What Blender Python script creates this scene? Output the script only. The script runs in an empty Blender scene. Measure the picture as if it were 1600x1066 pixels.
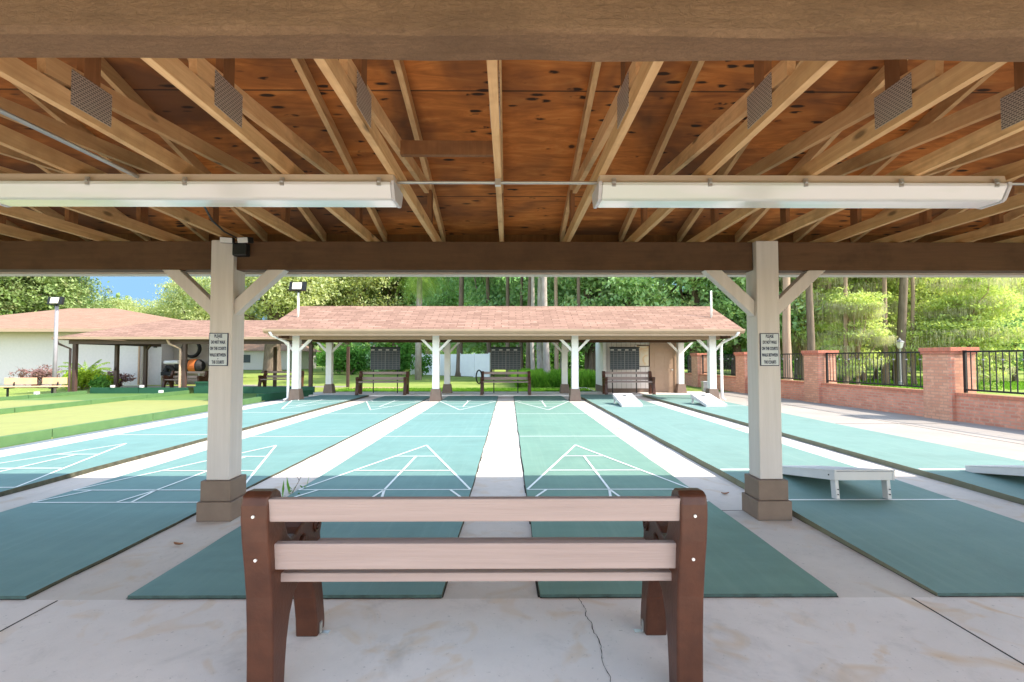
import bpy, bmesh, math, random
import numpy as np
from mathutils import Vector, Matrix
R = math.radians
# ---------------------------------------------------------------- camera, sky, sun, exposure
scn = bpy.context.scene
cam_d = bpy.data.cameras.new('camera'); cam = bpy.data.objects.new('camera', cam_d)
scn.collection.objects.link(cam); scn.camera = cam
cam_d.sensor_width = 36; cam_d.lens = 36*760/1600; cam_d.clip_end = 2000; cam_d.clip_start = .05
cam.location = (0, 0, 1.454); cam.rotation_euler = (R(92.03), 0, R(-.377))
w = bpy.data.worlds.new('World'); scn.world = w; w.use_nodes = True
nt = w.node_tree; bg = nt.nodes['Background']
sky = nt.nodes.new('ShaderNodeTexSky'); sky.sky_type = 'NISHITA'; sky.sun_disc = False
SX, SY = 1.0, -.30
sky.sun_elevation = math.atan(1/math.hypot(SX, SY)); sky.sun_rotation = math.atan2(SX, SY)
sky.air_density = 1.0; sky.dust_density = .6; sky.ozone_density = 1.0
# the low northern sky, away from the sun, is a clearer blue than the glare round it
tc = nt.nodes.new('ShaderNodeTexCoord'); sp = nt.nodes.new('ShaderNodeSeparateXYZ'); nt.links.new(tc.outputs['Generated'], sp.inputs[0])
def mr(o, a, b):
    n = nt.nodes.new('ShaderNodeMapRange'); n.interpolation_type = 'SMOOTHSTEP'; n.inputs[1].default_value = a; n.inputs[2].default_value = b
    nt.links.new(o, n.inputs[0]); return n.outputs[0]
mu = nt.nodes.new('ShaderNodeMath'); mu.operation = 'MULTIPLY'
nt.links.new(mr(sp.outputs[2], .42, .22), mu.inputs[0]); nt.links.new(mr(sp.outputs[1], .1, .6), mu.inputs[1])
ti = nt.nodes.new('ShaderNodeMix'); ti.data_type = 'RGBA'; ti.blend_type = 'MULTIPLY'; ti.inputs[0].default_value = 1
nt.links.new(sky.outputs[0], ti.inputs[6]); ti.inputs[7].default_value = (1.12, 1.0, .84, 1)
mx = nt.nodes.new('ShaderNodeMix'); mx.data_type = 'RGBA'
nt.links.new(mu.outputs[0], mx.inputs[0]); nt.links.new(ti.outputs[2], mx.inputs[6]); mx.inputs[7].default_value = (.50, .95, 1.45, 1)
nt.links.new(mx.outputs[2], bg.inputs[0]); bg.inputs[1].default_value = .15
sl = bpy.data.lights.new('sun', 'SUN'); sl.energy = 2.0; sl.angle = R(.5); sl.color = (1, .92, .80)
so = bpy.data.objects.new('sun', sl); scn.collection.objects.link(so)
so.rotation_euler = Vector((SX, SY, 1)).to_track_quat('Z', 'Y').to_euler()
so.location = (30, -10, 30)
scn.view_settings.view_transform = 'Standard'; scn.view_settings.look = 'None'
scn.view_settings.exposure = 2.25; scn.view_settings.gamma = 1.0
scn.render.resolution_x = 1024; scn.render.resolution_y = 682
scn.cycles.max_bounces = 8; scn.cycles.diffuse_bounces = 5
C = scn.collection
rng = np.random.default_rng(7); random.seed(7)

# ---------------------------------------------------------------- materials
def new_mat(name, rough=.8, metal=0.0, spec=.3):
    m = bpy.data.materials.new(name); m.use_nodes = True
    b = m.node_tree.nodes['Principled BSDF']
    b.inputs['Roughness'].default_value = rough; b.inputs['Metallic'].default_value = metal
    b.inputs['Specular IOR Level'].default_value = spec
    return m, m.node_tree, b
def coords(nt, scale=(1, 1, 1), kind='Object', obj=None, rot=(0, 0, 0)):
    t = nt.nodes.new('ShaderNodeTexCoord'); mp = nt.nodes.new('ShaderNodeMapping')
    mp.inputs['Scale'].default_value = scale; mp.inputs['Rotation'].default_value = rot
    nt.links.new(t.outputs[kind], mp.inputs[0]); return mp.outputs[0]
def wcoords(nt, scale=(1, 1, 1)):
    g = nt.nodes.new('ShaderNodeNewGeometry'); mp = nt.nodes.new('ShaderNodeMapping')
    mp.inputs['Scale'].default_value = scale
    nt.links.new(g.outputs['Position'], mp.inputs[0]); return mp.outputs[0]
def noise(nt, vec, scale, detail=5, rough=.55, dist=0):
    n = nt.nodes.new('ShaderNodeTexNoise'); n.inputs['Scale'].default_value = scale
    n.inputs['Detail'].default_value = detail; n.inputs['Roughness'].default_value = rough
    n.inputs['Distortion'].default_value = dist
    nt.links.new(vec, n.inputs['Vector']); return n.outputs['Fac']
def ramp(nt, fac, stops):
    r = nt.nodes.new('ShaderNodeValToRGB'); e = r.color_ramp.elements
    while len(e) < len(stops): e.new(.5)
    for i, (p, c) in enumerate(stops):
        e[i].position = p; e[i].color = (c, c, c, 1) if isinstance(c, (int, float)) else (*c, 1)
    nt.links.new(fac, r.inputs[0]); return r.outputs[0]
def mix(nt, fac, a, b, mode='MIX'):
    n = nt.nodes.new('ShaderNodeMix'); n.data_type = 'RGBA'; n.blend_type = mode
    for inp, v in ((n.inputs[0], fac), (n.inputs[6], a), (n.inputs[7], b)):
        if isinstance(v, (int, float)): inp.default_value = v
        elif isinstance(v, tuple): inp.default_value = (*v, 1)
        else: nt.links.new(v, inp)
    return n.outputs[2]
def bump(nt, b, h, strength=.3, dist=.01):
    n = nt.nodes.new('ShaderNodeBump'); n.inputs['Strength'].default_value = strength
    n.inputs['Distance'].default_value = dist
    nt.links.new(h, n.inputs['Height']); nt.links.new(n.outputs[0], b.inputs['Normal'])
def simple(name, c1, c2=None, rough=.8, scale=6, metal=0, bmp=0, spec=.3, stretch=(1, 1, 1), detail=5):
    m, nt, b = new_mat(name, rough, metal, spec)
    c2 = c2 or tuple(x*.82 for x in c1)
    v = coords(nt, stretch); f = noise(nt, v, scale, detail)
    nt.links.new(ramp(nt, f, [(.3, c2), (.7, c1)]), b.inputs['Base Color'])
    if bmp: bump(nt, b, noise(nt, v, scale*6, 4), bmp, .004)
    return m
def m_concrete(name, base, stain=.5):
    m, nt, b = new_mat(name, .85, 0, .25)
    v = wcoords(nt)
    f = noise(nt, v, .9, 6, .6, .4); g = noise(nt, v, 9, 6, .7); s = noise(nt, v, 2.3, 3, .5, 1.5)
    c = ramp(nt, f, [(.3, tuple(x*.84 for x in base)), (.7, base)])
    c = mix(nt, ramp(nt, g, [(.35, .0), (.75, .25)]), c, tuple(x*.72 for x in base))
    c = mix(nt, ramp(nt, s, [(.56, .0), (.72, min(1, stain*.5))]), c, (base[0]*.82, base[1]*.66, base[2]*.46))
    c = mix(nt, ramp(nt, noise(nt, v, 1.25, 5, .7, .8), [(.56, .0), (.74, stain*.35)]), c, tuple(x*.5 for x in base))
    c = mix(nt, ramp(nt, noise(nt, v, 4.5, 8, .8, .3), [(.54, .0), (.70, stain*.22)]), c, tuple(x*.55 for x in base))
    sp = noise(nt, v, 40, 3, .6)
    c = mix(nt, ramp(nt, sp, [(.66, .0), (.72, .5)]), c, tuple(x*.4 for x in base))
    nt.links.new(c, b.inputs['Base Color']); bump(nt, b, noise(nt, v, 120, 3), .25, .003)
    return m
def m_court(name, base, band=.12):
    m, nt, b = new_mat(name, .62, 0, .35)
    f = noise(nt, wcoords(nt, (.5, 3.2, 1)), 1.3, 4, .6); g = noise(nt, wcoords(nt), 3, 6, .65, .5)
    c = ramp(nt, f, [(.3, tuple(x*(1-band) for x in base)), (.7, base)])
    c = mix(nt, ramp(nt, g, [(.45, .0), (.8, .4)]), c, (base[0]*1.3, base[1]*1.14, base[2]*1.12))
    tk = noise(nt, wcoords(nt, (9, .22, 1)), 1.6, 5, .7)
    c = mix(nt, ramp(nt, tk, [(.50, .0), (.70, .30)]), c, (base[0]*1.5, base[1]*1.25, base[2]*1.22))
    st = noise(nt, wcoords(nt), .8, 6, .72, .9)
    c = mix(nt, ramp(nt, st, [(.50, .0), (.70, .38)]), c, tuple(x*.62 for x in base))
    sc = noise(nt, wcoords(nt, (3, 1.2, 1)), 5.5, 4, .8, 2.0)
    c = mix(nt, ramp(nt, sc, [(.66, .0), (.72, .30)]), c, (base[0]*2.2, base[1]*1.6, base[2]*1.5))
    sp = noise(nt, wcoords(nt), 60, 2, .5)
    c = mix(nt, ramp(nt, sp, [(.66, .0), (.74, .35)]), c, tuple(x*.5 for x in base))
    nt.links.new(c, b.inputs['Base Color']); bump(nt, b, noise(nt, wcoords(nt), 200, 2), .2, .002)
    return m
def m_wood(name, light, dark, axis=1, knots=.5, gs=1.0, rough=.75):
    m, nt, b = new_mat(name, rough, 0, .25)
    st = [14*gs, 14*gs, 14*gs]; st[axis] = .9*gs
    oi = nt.nodes.new('ShaderNodeObjectInfo')
    v = wcoords(nt, tuple(st)); f = noise(nt, v, 2.2, 6, .65, .8)
    c = ramp(nt, f, [(.28, dark), (.72, light)])
    c = mix(nt, ramp(nt, oi.outputs['Random'], [(0, .0), (1, .55)]), c, tuple(x*.62 for x in dark))
    c = mix(nt, ramp(nt, noise(nt, wcoords(nt), 2.6, 4, .7), [(.48, 0), (.68, .55)]), c, tuple(x*.6 for x in dark))
    st2 = [7, 7, 7]; st2[axis] = 2.6
    vo = nt.nodes.new('ShaderNodeTexVoronoi'); vo.inputs['Scale'].default_value = .8
    nt.links.new(wcoords(nt, tuple(st2)), vo.inputs['Vector'])
    c = mix(nt, ramp(nt, vo.outputs['Distance'], [(.06, knots), (.13, 0)]), c, tuple(x*.18 for x in dark))
    nt.links.new(c, b.inputs['Base Color']); bump(nt, b, f, .35, .004)
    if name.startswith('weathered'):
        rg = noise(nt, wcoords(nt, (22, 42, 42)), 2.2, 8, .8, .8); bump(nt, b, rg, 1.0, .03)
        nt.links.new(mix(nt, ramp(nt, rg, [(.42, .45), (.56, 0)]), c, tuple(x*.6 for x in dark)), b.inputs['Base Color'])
    return m
def m_plywood():
    m, nt, b = new_mat('roof plywood', .7, 0, .3)
    f = noise(nt, wcoords(nt, (1, 5, 5)), 1.8, 7, .62, 1.4)
    c = ramp(nt, f, [(.25, (.24, .075, .016)), (.55, (.56, .19, .04)), (.8, (.74, .33, .085))])
    # weathered dark sheets and damp blotches
    g = noise(nt, wcoords(nt), .75, 4, .6, .6)
    c = mix(nt, ramp(nt, g, [(.44, 0), (.62, .9)]), c, (.12, .05, .022))
    # peeled flecks in the veneer, drawn out along the grain
    vo = nt.nodes.new('ShaderNodeTexVoronoi'); vo.inputs['Scale'].default_value = 1.0; vo.inputs['Randomness'].default_value = 1
    nt.links.new(wcoords(nt, (4, 16, 0.001)), vo.inputs['Vector'])
    fl = ramp(nt, vo.outputs['Distance'], [(.17, 1), (.27, 0)])
    mk = ramp(nt, noise(nt, wcoords(nt), 4.2, 3), [(.46, 0), (.50, 1)])
    fl = mix(nt, 1.0, fl, mk, 'MULTIPLY')
    c = mix(nt, fl, c, (.035, .016, .008))
    # knots
    vk = nt.nodes.new('ShaderNodeTexVoronoi'); vk.inputs['Scale'].default_value = 2.2
    nt.links.new(wcoords(nt, (1, 1.3, 0.001)), vk.inputs['Vector'])
    c = mix(nt, ramp(nt, vk.outputs['Distance'], [(.04, .9), (.07, 0)]), c, (.03, .012, .006)) if 0 else mix(nt, mix(nt, 1.0, ramp(nt, vk.outputs['Distance'], [(.04, .9), (.08, 0)]), ramp(nt, noise(nt, wcoords(nt), 1.7, 2), [(.5, 0), (.54, 1)]), 'MULTIPLY'), c, (.03, .012, .006))
    # sheet joints across the slope
    sx = nt.nodes.new('ShaderNodeSeparateXYZ'); g2 = nt.nodes.new('ShaderNodeNewGeometry'); nt.links.new(g2.outputs['Position'], sx.inputs[0])
    md = nt.nodes.new('ShaderNodeMath'); md.operation = 'PINGPONG'; md.inputs[1].default_value = .61
    ad = nt.nodes.new('ShaderNodeMath'); ad.inputs[1].default_value = .35
    nt.links.new(sx.outputs[1], ad.inputs[0]); nt.links.new(ad.outputs[0], md.inputs[0])
    c = mix(nt, ramp(nt, md.outputs[0], [(.004, .85), (.008, 0)]), c, (.03, .014, .008))
    nt.links.new(c, b.inputs['Base Color']); bump(nt, b, f, .3, .004)
    return m
def m_brick(name, c1, c2, mortar, sx=1, bw=.215, bh=.075, mort=.012, shingle=False):
    m, nt, b = new_mat(name, .9, 0, .2)
    t = nt.nodes.new('ShaderNodeTexCoord'); s = nt.nodes.new('ShaderNodeSeparateXYZ'); nt.links.new(t.outputs['Object'], s.inputs[0])
    ad = nt.nodes.new('ShaderNodeMath'); nt.links.new(s.outputs[0], ad.inputs[0]); nt.links.new(s.outputs[1], ad.inputs[1])
    cb = nt.nodes.new('ShaderNodeCombineXYZ')
    if shingle: nt.links.new(s.outputs[0], cb.inputs[0]); nt.links.new(s.outputs[1], cb.inputs[1])
    else: nt.links.new(ad.outputs[0], cb.inputs[0]); nt.links.new(s.outputs[2], cb.inputs[1])
    br = nt.nodes.new('ShaderNodeTexBrick'); nt.links.new(cb.outputs[0], br.inputs['Vector'])
    br.inputs['Scale'].default_value = 1; br.inputs['Brick Width'].default_value = bw; br.inputs['Row Height'].default_value = bh
    br.inputs['Mortar Size'].default_value = mort; br.inputs['Color1'].default_value = (*c1, 1); br.inputs['Color2'].default_value = (*c2, 1)
    br.inputs['Mortar'].default_value = (*mortar, 1); br.inputs['Mortar Smooth'].default_value = .2
    f = noise(nt, t.outputs['Object'], 2.2 if not shingle else 1.2, 8, .75)
    c = mix(nt, ramp(nt, f, [(.40, 0), (.70, .6)]), br.outputs['Color'], tuple(x*.62 for x in c1))
    c = mix(nt, ramp(nt, noise(nt, t.outputs['Object'], 7, 4, .7), [(.55, 0), (.75, .5)]), c, tuple(min(.9, x*1.5) for x in c1))
    nt.links.new(c, b.inputs['Base Color'])
    bump(nt, b, br.outputs['Fac'], -.5, .006)
    return m
def m_leaf(name, dark, light, trans=.35, patch=.35, warm=None):
    m = bpy.data.materials.new(name); m.use_nodes = True; nt = m.node_tree
    for n in list(nt.nodes): nt.nodes.remove(n)
    out = nt.nodes.new('ShaderNodeOutputMaterial')
    f = noise(nt, wcoords(nt), patch, 3, .6); g = noise(nt, wcoords(nt), 3.1, 3, .7)
    oi = nt.nodes.new('ShaderNodeObjectInfo')
    c = ramp(nt, f, [(.32, dark), (.68, light)])
    c = mix(nt, ramp(nt, g, [(.45, 0), (.75, .6)]), c, tuple(min(1, x*1.5) for x in light))
    if warm: c = mix(nt, ramp(nt, noise(nt, wcoords(nt), 1.1, 2), [(.58, 0), (.68, .6)]), c, warm)
    d = nt.nodes.new('ShaderNodeBsdfDiffuse'); tr = nt.nodes.new('ShaderNodeBsdfTranslucent'); mx = nt.nodes.new('ShaderNodeMixShader')
    nt.links.new(c, d.inputs[0])
    c2 = mix(nt, 1.0, c, (1.0, 1.0, .55), 'MULTIPLY'); nt.links.new(c2, tr.inputs[0])
    mx.inputs[0].default_value = trans
    nt.links.new(d.outputs[0], mx.inputs[1]); nt.links.new(tr.outputs[0], mx.inputs[2]); nt.links.new(mx.outputs[0], out.inputs[0])
    return m
M = {}
M['concrete'] = m_concrete('concrete', (.80, .72, .67), 1.5)  # same concrete as the walks, lightened to lift the shade under the roofs
M['walk'] = m_concrete('sun-toned walk concrete', (.66, .59, .53), 1.0)  # darker copy of the floor concrete, its colour toned down for the sun
M['apron'] = m_concrete('sun-toned apron concrete', (.37, .33, .295), .3)  # darkest copy, strong sunlight is offset in the colour
M['curb_tan'] = m_concrete('tan painted curb', (.40, .25, .15), .2)
M['blue_strip'] = m_concrete('bluish strip concrete', (.17, .21, .25), .1)
M['court_green'] = m_court('green court paint', (.145, .262, .215))
M['court_blue'] = m_court('blue green court paint', (.138, .262, .246))
M['court_teal'] = m_court('pale teal court paint', (.155, .265, .242), .08)
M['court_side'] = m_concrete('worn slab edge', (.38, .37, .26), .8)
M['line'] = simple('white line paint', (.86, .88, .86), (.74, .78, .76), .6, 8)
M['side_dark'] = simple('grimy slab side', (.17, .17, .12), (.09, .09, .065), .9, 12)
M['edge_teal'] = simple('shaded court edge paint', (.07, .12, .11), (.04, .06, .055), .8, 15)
M['dirt'] = simple('dark joint dirt', (.05, .045, .035), (.025, .02, .015), .95, 20)
M['post'] = simple('beige post paint', (.58, .52, .505), (.51, .455, .44), .55, 7, bmp=.3, stretch=(3, 3, .18), detail=8)
M['white_sunlit_post'] = simple('white sunlit post paint', (.80, .77, .75), (.72, .69, .68), .55, 5, bmp=.1)  # post beige whitened with sunlight in the colour; plain white trim shares it
M['postbase'] = simple('taupe base paint', (.205, .145, .115), (.17, .12, .095), .65, 7, bmp=.15)
M['beam'] = m_wood('brown painted beam', (.14, .072, .038), (.10, .05, .027), 0, .15)
M['lowbeam'] = m_wood('weathered bounce-lit overhead beam', (.44, .25, .135), (.30, .165, .088), 0, .1)  # rough copy of the beam brown, lightened with bounce light in the colour
M['truss'] = m_wood('truss lumber', (.84, .56, .28), (.58, .33, .14), 1, .75)
M['web'] = m_wood('web lumber', (.34, .16, .065), (.22, .10, .04), 2, .4)
M['ply'] = m_plywood()
M['fascia'] = simple('beige gutter', (.42, .29, .20), (.38, .26, .18), .5, 3)
M['fascia_bounce_lit'] = simple('bounce-lit soffit trim', (.62, .52, .44), (.56, .47, .40), .6, 3)  # gutter beige paled, light bounced up to the eave is in the colour
M['gusset'] = None
M['benchend'] = simple('brown moulded plastic', (.092, .031, .016), (.055, .018, .010), .42, 9, spec=.35, bmp=.35)
M['slat'] = simple('pinkish beige plastic lumber', (.385, .285, .262), (.315, .23, .21), .55, 9, bmp=.5, stretch=(.12, 3, 3), spec=.3, detail=8)
M['woodbench'] = simple('honey bench wood', (.66, .43, .27), (.55, .34, .2), .7, 5)
M['bolt'] = simple('zinc bolt', (.8, .78, .76), None, .35, 30, metal=.4)
M['metal'] = simple('galvanised metal', (.55, .54, .52), (.42, .41, .40), .4, 8, metal=.7)
M['pale_metal'] = simple('grey lilac painted pole', (.27, .255, .28), (.22, .21, .23), .45, 6)
M['black'] = simple('black painted metal', (.018, .018, .02), (.01, .01, .012), .45, 10)
M['brownmetal'] = simple('dark brown post paint', (.085, .05, .042), (.065, .038, .033), .5, 6)
M['housing'] = simple('tan lamp housing', (.62, .50, .38), (.55, .43, .32), .5, 2)
M['whitepanel'] = simple('white painted board', (.60, .575, .58), (.54, .515, .53), .5, 4)
M['white'] = simple('white vinyl', (.78, .78, .80), (.72, .72, .75), .5, 2)
M['stucco'] = simple('white stucco', (.58, .54, .54), (.53, .50, .50), .9, 8, bmp=.2)
M['recess'] = simple('beige wall', (.46, .40, .36), (.42, .36, .33), .85, 4)
M['door'] = simple('tan door paint', (.42, .29, .21), (.39, .265, .19), .5, 5)
M['slate'] = simple('slate board', (.055, .07, .085), (.04, .052, .065), .5, 6)
M['navy'] = simple('navy print', (.02, .025, .07), (.015, .02, .055), .5, 9)
M['signface'] = simple('pale blue grey sign face', (.50, .53, .57), (.47, .50, .54), .45, 5)
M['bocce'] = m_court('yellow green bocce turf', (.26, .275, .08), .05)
M['bocce_shade'] = m_court('shaded bocce end turf', (.10, .19, .045), .05)  # darker copy of the bocce turf, shade put into the colour
M['bocce_board'] = simple('green board paint', (.085, .165, .06), (.065, .135, .05), .6, 4, bmp=.2)
M['bocce_dark'] = simple('dark shaded green board paint', (.018, .085, .045), (.014, .07, .036), .6, 4)  # dark board green; the walkway's shade on the lane end is in it
M['brick'] = m_brick('red brick', (.68, .29, .20), (.52, .20, .14), (.48, .32, .25))
M['brick_pale'] = m_brick('pale pink brick', (.68, .345, .235), (.54, .235, .155), (.46, .26, .19))
M['brickcap'] = m_brick('brick cap', (.56, .20, .135), (.48, .16, .105), (.36, .17, .12), bw=.11, bh=.2)
M['cap_top'] = simple('sunlit coping', (.38, .21, .11), (.33, .17, .09), .9, 10)
M['shingle'] = m_brick('pink tan shingles', (.33, .20, .15), (.20, .115, .085), (.10, .055, .04), bw=.5, bh=.14, mort=.012, shingle=True)
M['shingle_o'] = m_brick('orange tan shingles', (.35, .215, .15), (.27, .16, .11), (.15, .09, .06), bw=.5, bh=.14, mort=.010, shingle=True)
M['orange'] = simple('orange band', (.62, .17, .04), None, .6, 5)
M['rubber'] = simple('black rubber', (.02, .02, .022), (.012, .012, .014), .6, 10)
M['map'] = None
M['bark'] = simple('grey brown bark', (.20, .15, .115), (.10, .072, .055), .95, 3, bmp=.7, stretch=(3, 3, .5))
M['bark_pale'] = simple('pale grey bark', (.36, .32, .29), (.24, .20, .18), .95, 4, bmp=.5, stretch=(2, 2, .6))
M['bark_tan'] = simple('tan cypress bark', (.36, .26, .19), (.24, .165, .12), .95, 3, bmp=.6, stretch=(3, 3, .4))
M['oak'] = m_leaf('oak leaves', (.13, .22, .08), (.34, .42, .18), .4, .5, (.42, .36, .22))
M['oak_light'] = m_leaf('light oak leaves', (.30, .38, .17), (.58, .62, .33), .5, .4, (.50, .44, .28))
M['deep'] = m_leaf('deep green leaves', (.22, .41, .21), (.48, .66, .37), .5, .3)
M['vine'] = m_leaf('bright vine leaves', (.24, .44, .22), (.50, .66, .36), .5, .35, (.58, .58, .30))
M['cypress'] = m_leaf('cypress sprays', (.32, .43, .13), (.60, .68, .30), .5, .3)
M['moss'] = m_leaf('hanging grey moss', (.36, .35, .24), (.58, .56, .42), .4, .8)
M['hedge'] = m_leaf('hedge leaves', (.05, .16, .03), (.14, .30, .06), .3, .6)
M['lime'] = m_leaf('lime shrub leaves', (.20, .34, .03), (.40, .48, .05), .4, 1)
M['mauve'] = m_leaf('mauve shrub leaves', (.20, .11, .11), (.36, .22, .22), .3, 1)
M['palmleaf'] = m_leaf('palm fronds', (.09, .18, .03), (.25, .36, .08), .35, .8)
M['grassblade'] = m_leaf('tall grass blades', (.06, .19, .02), (.20, .38, .05), .4, .5)
M['dryleaf'] = simple('dry leaf', (.35, .17, .08), (.25, .1, .05), .8, 30)
def m_grass():
    m, nt, b = new_mat('lawn grass', .95, 0, .1)
    f = noise(nt, wcoords(nt, (1, 1, 1)), .35, 6, .65); g = noise(nt, wcoords(nt), 14, 4, .7)
    c = ramp(nt, f, [(.3, (.19, .27, .055)), (.7, (.34, .38, .115))])
    c = mix(nt, ramp(nt, g, [(.35, 0), (.8, .5)]), c, (.12, .22, .03))
    nt.links.new(c, b.inputs['Base Color']); bump(nt, b, noise(nt, wcoords(nt), 60, 3), .8, .03)
    return m
M['grass'] = m_grass()
def m_gusset():
    m, nt, b = new_mat('toothed gusset plate', .45, .15, .5)
    t = nt.nodes.new('ShaderNodeTexCoord'); s = nt.nodes.new('ShaderNodeSeparateXYZ'); nt.links.new(t.outputs['Object'], s.inputs[0])
    cb = nt.nodes.new('ShaderNodeCombineXYZ'); nt.links.new(s.outputs[1], cb.inputs[0]); nt.links.new(s.outputs[2], cb.inputs[1])
    br = nt.nodes.new('ShaderNodeTexBrick'); nt.links.new(cb.outputs[0], br.inputs['Vector']); br.inputs['Scale'].default_value = 1
    br.inputs['Brick Width'].default_value = .022; br.inputs['Row Height'].default_value = .011; br.inputs['Mortar Size'].default_value = .0028
    br.inputs['Color1'].default_value = (.10, .085, .07, 1); br.inputs['Color2'].default_value = (.13, .11, .09, 1); br.inputs['Mortar'].default_value = (.44, .38, .31, 1)
    nt.links.new(br.outputs['Color'], b.inputs['Base Color']); return m
M['gusset'] = m_gusset()
def m_map():
    m, nt, b = new_mat('faded map print', .6)
    f = noise(nt, coords(nt), 3.0, 4, .5, 1)
    c = ramp(nt, f, [(.40, (.74, .66, .55)), (.5, (.72, .60, .46)), (.56, (.70, .50, .30))])
    nt.links.new(c, b.inputs['Base Color']); return m
M['map'] = m_map()
def m_lens():
    m, nt, b = new_mat('acrylic lens', .18, 0, .6)
    b.inputs['Base Color'].default_value = (.80, .80, .80, 1)
    b.inputs['Transmission Weight'].default_value = 0.0
    f = noise(nt, coords(nt, (.6, 3, 3)), 2, 3)
    nt.links.new(ramp(nt, f, [(.4, (.62, .65, .58)), (.6, (.70, .68, .67))]), b.inputs['Base Color'])
    b.inputs['Coat Weight'].default_value = .6; b.inputs['Coat Roughness'].default_value = .08
    return m
M['lens'] = m_lens()
def m_siding():
    m, nt, b = new_mat('grooved white siding', .6)
    t = nt.nodes.new('ShaderNodeTexCoord'); s = nt.nodes.new('ShaderNodeSeparateXYZ'); nt.links.new(t.outputs['Object'], s.inputs[0])
    ad = nt.nodes.new('ShaderNodeMath'); nt.links.new(s.outputs[0], ad.inputs[0]); nt.links.new(s.outputs[1], ad.inputs[1])
    pp = nt.nodes.new('ShaderNodeMath'); pp.operation = 'PINGPONG'; pp.inputs[1].default_value = .1; nt.links.new(ad.outputs[0], pp.inputs[0])
    nt.links.new(ramp(nt, pp.outputs[0], [(.006, (.42, .38, .37)), (.012, (.74, .69, .68))]), b.inputs['Base Color']); return m
M['siding'] = m_siding()

# ---------------------------------------------------------------- mesh helpers
class MB:
    def __init__(s): s.v = []; s.f = []
    def add(s, vs, fs):
        o = len(s.v); s.v += [tuple(v) for v in vs]; s.f += [tuple(i+o for i in f) for f in fs]; return s
    def box(s, x0, x1, y0, y1, z0, z1):
        vs = [(x, y, z) for z in (z0, z1) for y in (y0, y1) for x in (x0, x1)]
        return s.add(vs, [(0, 2, 3, 1), (4, 5, 7, 6), (0, 1, 5, 4), (2, 6, 7, 3), (0, 4, 6, 2), (1, 3, 7, 5)])
    def bar(s, a, b, wd, ht, up=(0, 0, 1)):       # square bar from a to b; ht measured along the side nearest to up
        a = Vector(a); b = Vector(b); d = (b-a).normalized(); u = Vector(up)
        if abs(d.dot(u)) > .98: u = Vector((1, 0, 0))
        r = d.cross(u).normalized(); u = r.cross(d).normalized()
        vs = [p + r*sx*wd/2 + u*sz*ht/2 for p in (a, b) for sx, sz in ((-1, -1), (1, -1), (1, 1), (-1, 1))]
        return s.add(vs, [(0, 1, 2, 3), (7, 6, 5, 4), (0, 4, 5, 1), (1, 5, 6, 2), (2, 6, 7, 3), (3, 7, 4, 0)])
    def tube(s, pts, rad, n=10, caps=True):
        pts = [Vector(p) for p in pts]; rad = rad if isinstance(rad, (list, tuple)) else [rad]*len(pts)
        o = len(s.v); pu = None
        for i, p in enumerate(pts):
            d = (pts[min(i+1, len(pts)-1)] - pts[max(i-1, 0)]).normalized()
            u = pu if pu is not None else (Vector((1, 0, 0)) if abs(d.x) < .8 else Vector((0, 1, 0)))
            r = d.cross(u).normalized(); u = r.cross(d).normalized(); pu = u
            for k in range(n):
                a = 2*math.pi*k/n; s.v.append(tuple(p + (u*math.cos(a)+r*math.sin(a))*rad[i]))
        for i in range(len(pts)-1):
            for k in range(n):
                a = o+i*n+k; b = o+i*n+(k+1) % n; s.f.append((a, b, b+n, a+n))
        if caps: s.f.append(tuple(o+k for k in range(n))[::-1]); s.f.append(tuple(o+(len(pts)-1)*n+k for k in range(n)))
        return s
    def prism(s, poly, x0, x1, axis='x'):   # poly in the other two axes
        n = len(poly)
        def mk(t, p): return {'x': (t, p[0], p[1]), 'y': (p[0], t, p[1]), 'z': (p[0], p[1], t)}[axis]
        vs = [mk(x0, p) for p in poly] + [mk(x1, p) for p in poly]
        return s.add(vs, [tuple(range(n))[::-1], tuple(range(n, 2*n))] + [(i, (i+1) % n, (i+1) % n+n, i+n) for i in range(n)])
    def mesh(s, name):
        m = bpy.data.meshes.new(name); m.from_pydata(s.v, [], s.f); m.update()
        bm = bmesh.new(); bm.from_mesh(m); bmesh.ops.recalc_face_normals(bm, faces=bm.faces); bm.to_mesh(m); bm.free(); return m
    def build(s, name, mat, parent=None, bevel=0, smooth=False, loc=None, segs=2):
        m = s.mesh(name); m.materials.append(mat)
        return link(name, m, parent, bevel, smooth, loc, segs)
def link(name, m, parent=None, bevel=0, smooth=False, loc=None, segs=2):
    o = bpy.data.objects.new(name, m); C.objects.link(o)
    if smooth:
        for p in m.polygons: p.use_smooth = True
    if bevel:
        b = o.modifiers.new('bevel', 'BEVEL'); b.width = bevel; b.segments = segs; b.limit_method = 'ANGLE'; b.angle_limit = R(35)
        if smooth is None: pass
    if parent: o.parent = parent
    if loc is not None: o.location = loc
    return o
def tag(o, label, cat, group=None):
    o['label'] = label; o['category'] = cat
    if group: o['group'] = group
    return o
def thing(name, label, cat, loc=(0, 0, 0), rz=0, group=None):
    o = bpy.data.objects.new(name, None); C.objects.link(o); o.location = loc; o.rotation_euler = (0, 0, rz)
    o.empty_display_size = .2
    return tag(o, label, cat, group)
def struct(o): o['kind'] = 'structure'; return o
def stuff(o): o['kind'] = 'stuff'; return o
KIDS = {}
def dup(root, loc, rz=None, label=None, group=None, scale=None):
    r = root.copy(); C.objects.link(r); r.location = loc
    if rz is not None: r.rotation_euler = (0, 0, rz)
    if scale: r.scale = scale
    if label: r['label'] = label
    if group: r['group'] = group
    def rec(src, dst):
        for ch in list(src.children):
            c = ch.copy(); C.objects.link(c); c.parent = dst; rec(ch, c)
    rec(root, r); return r

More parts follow.
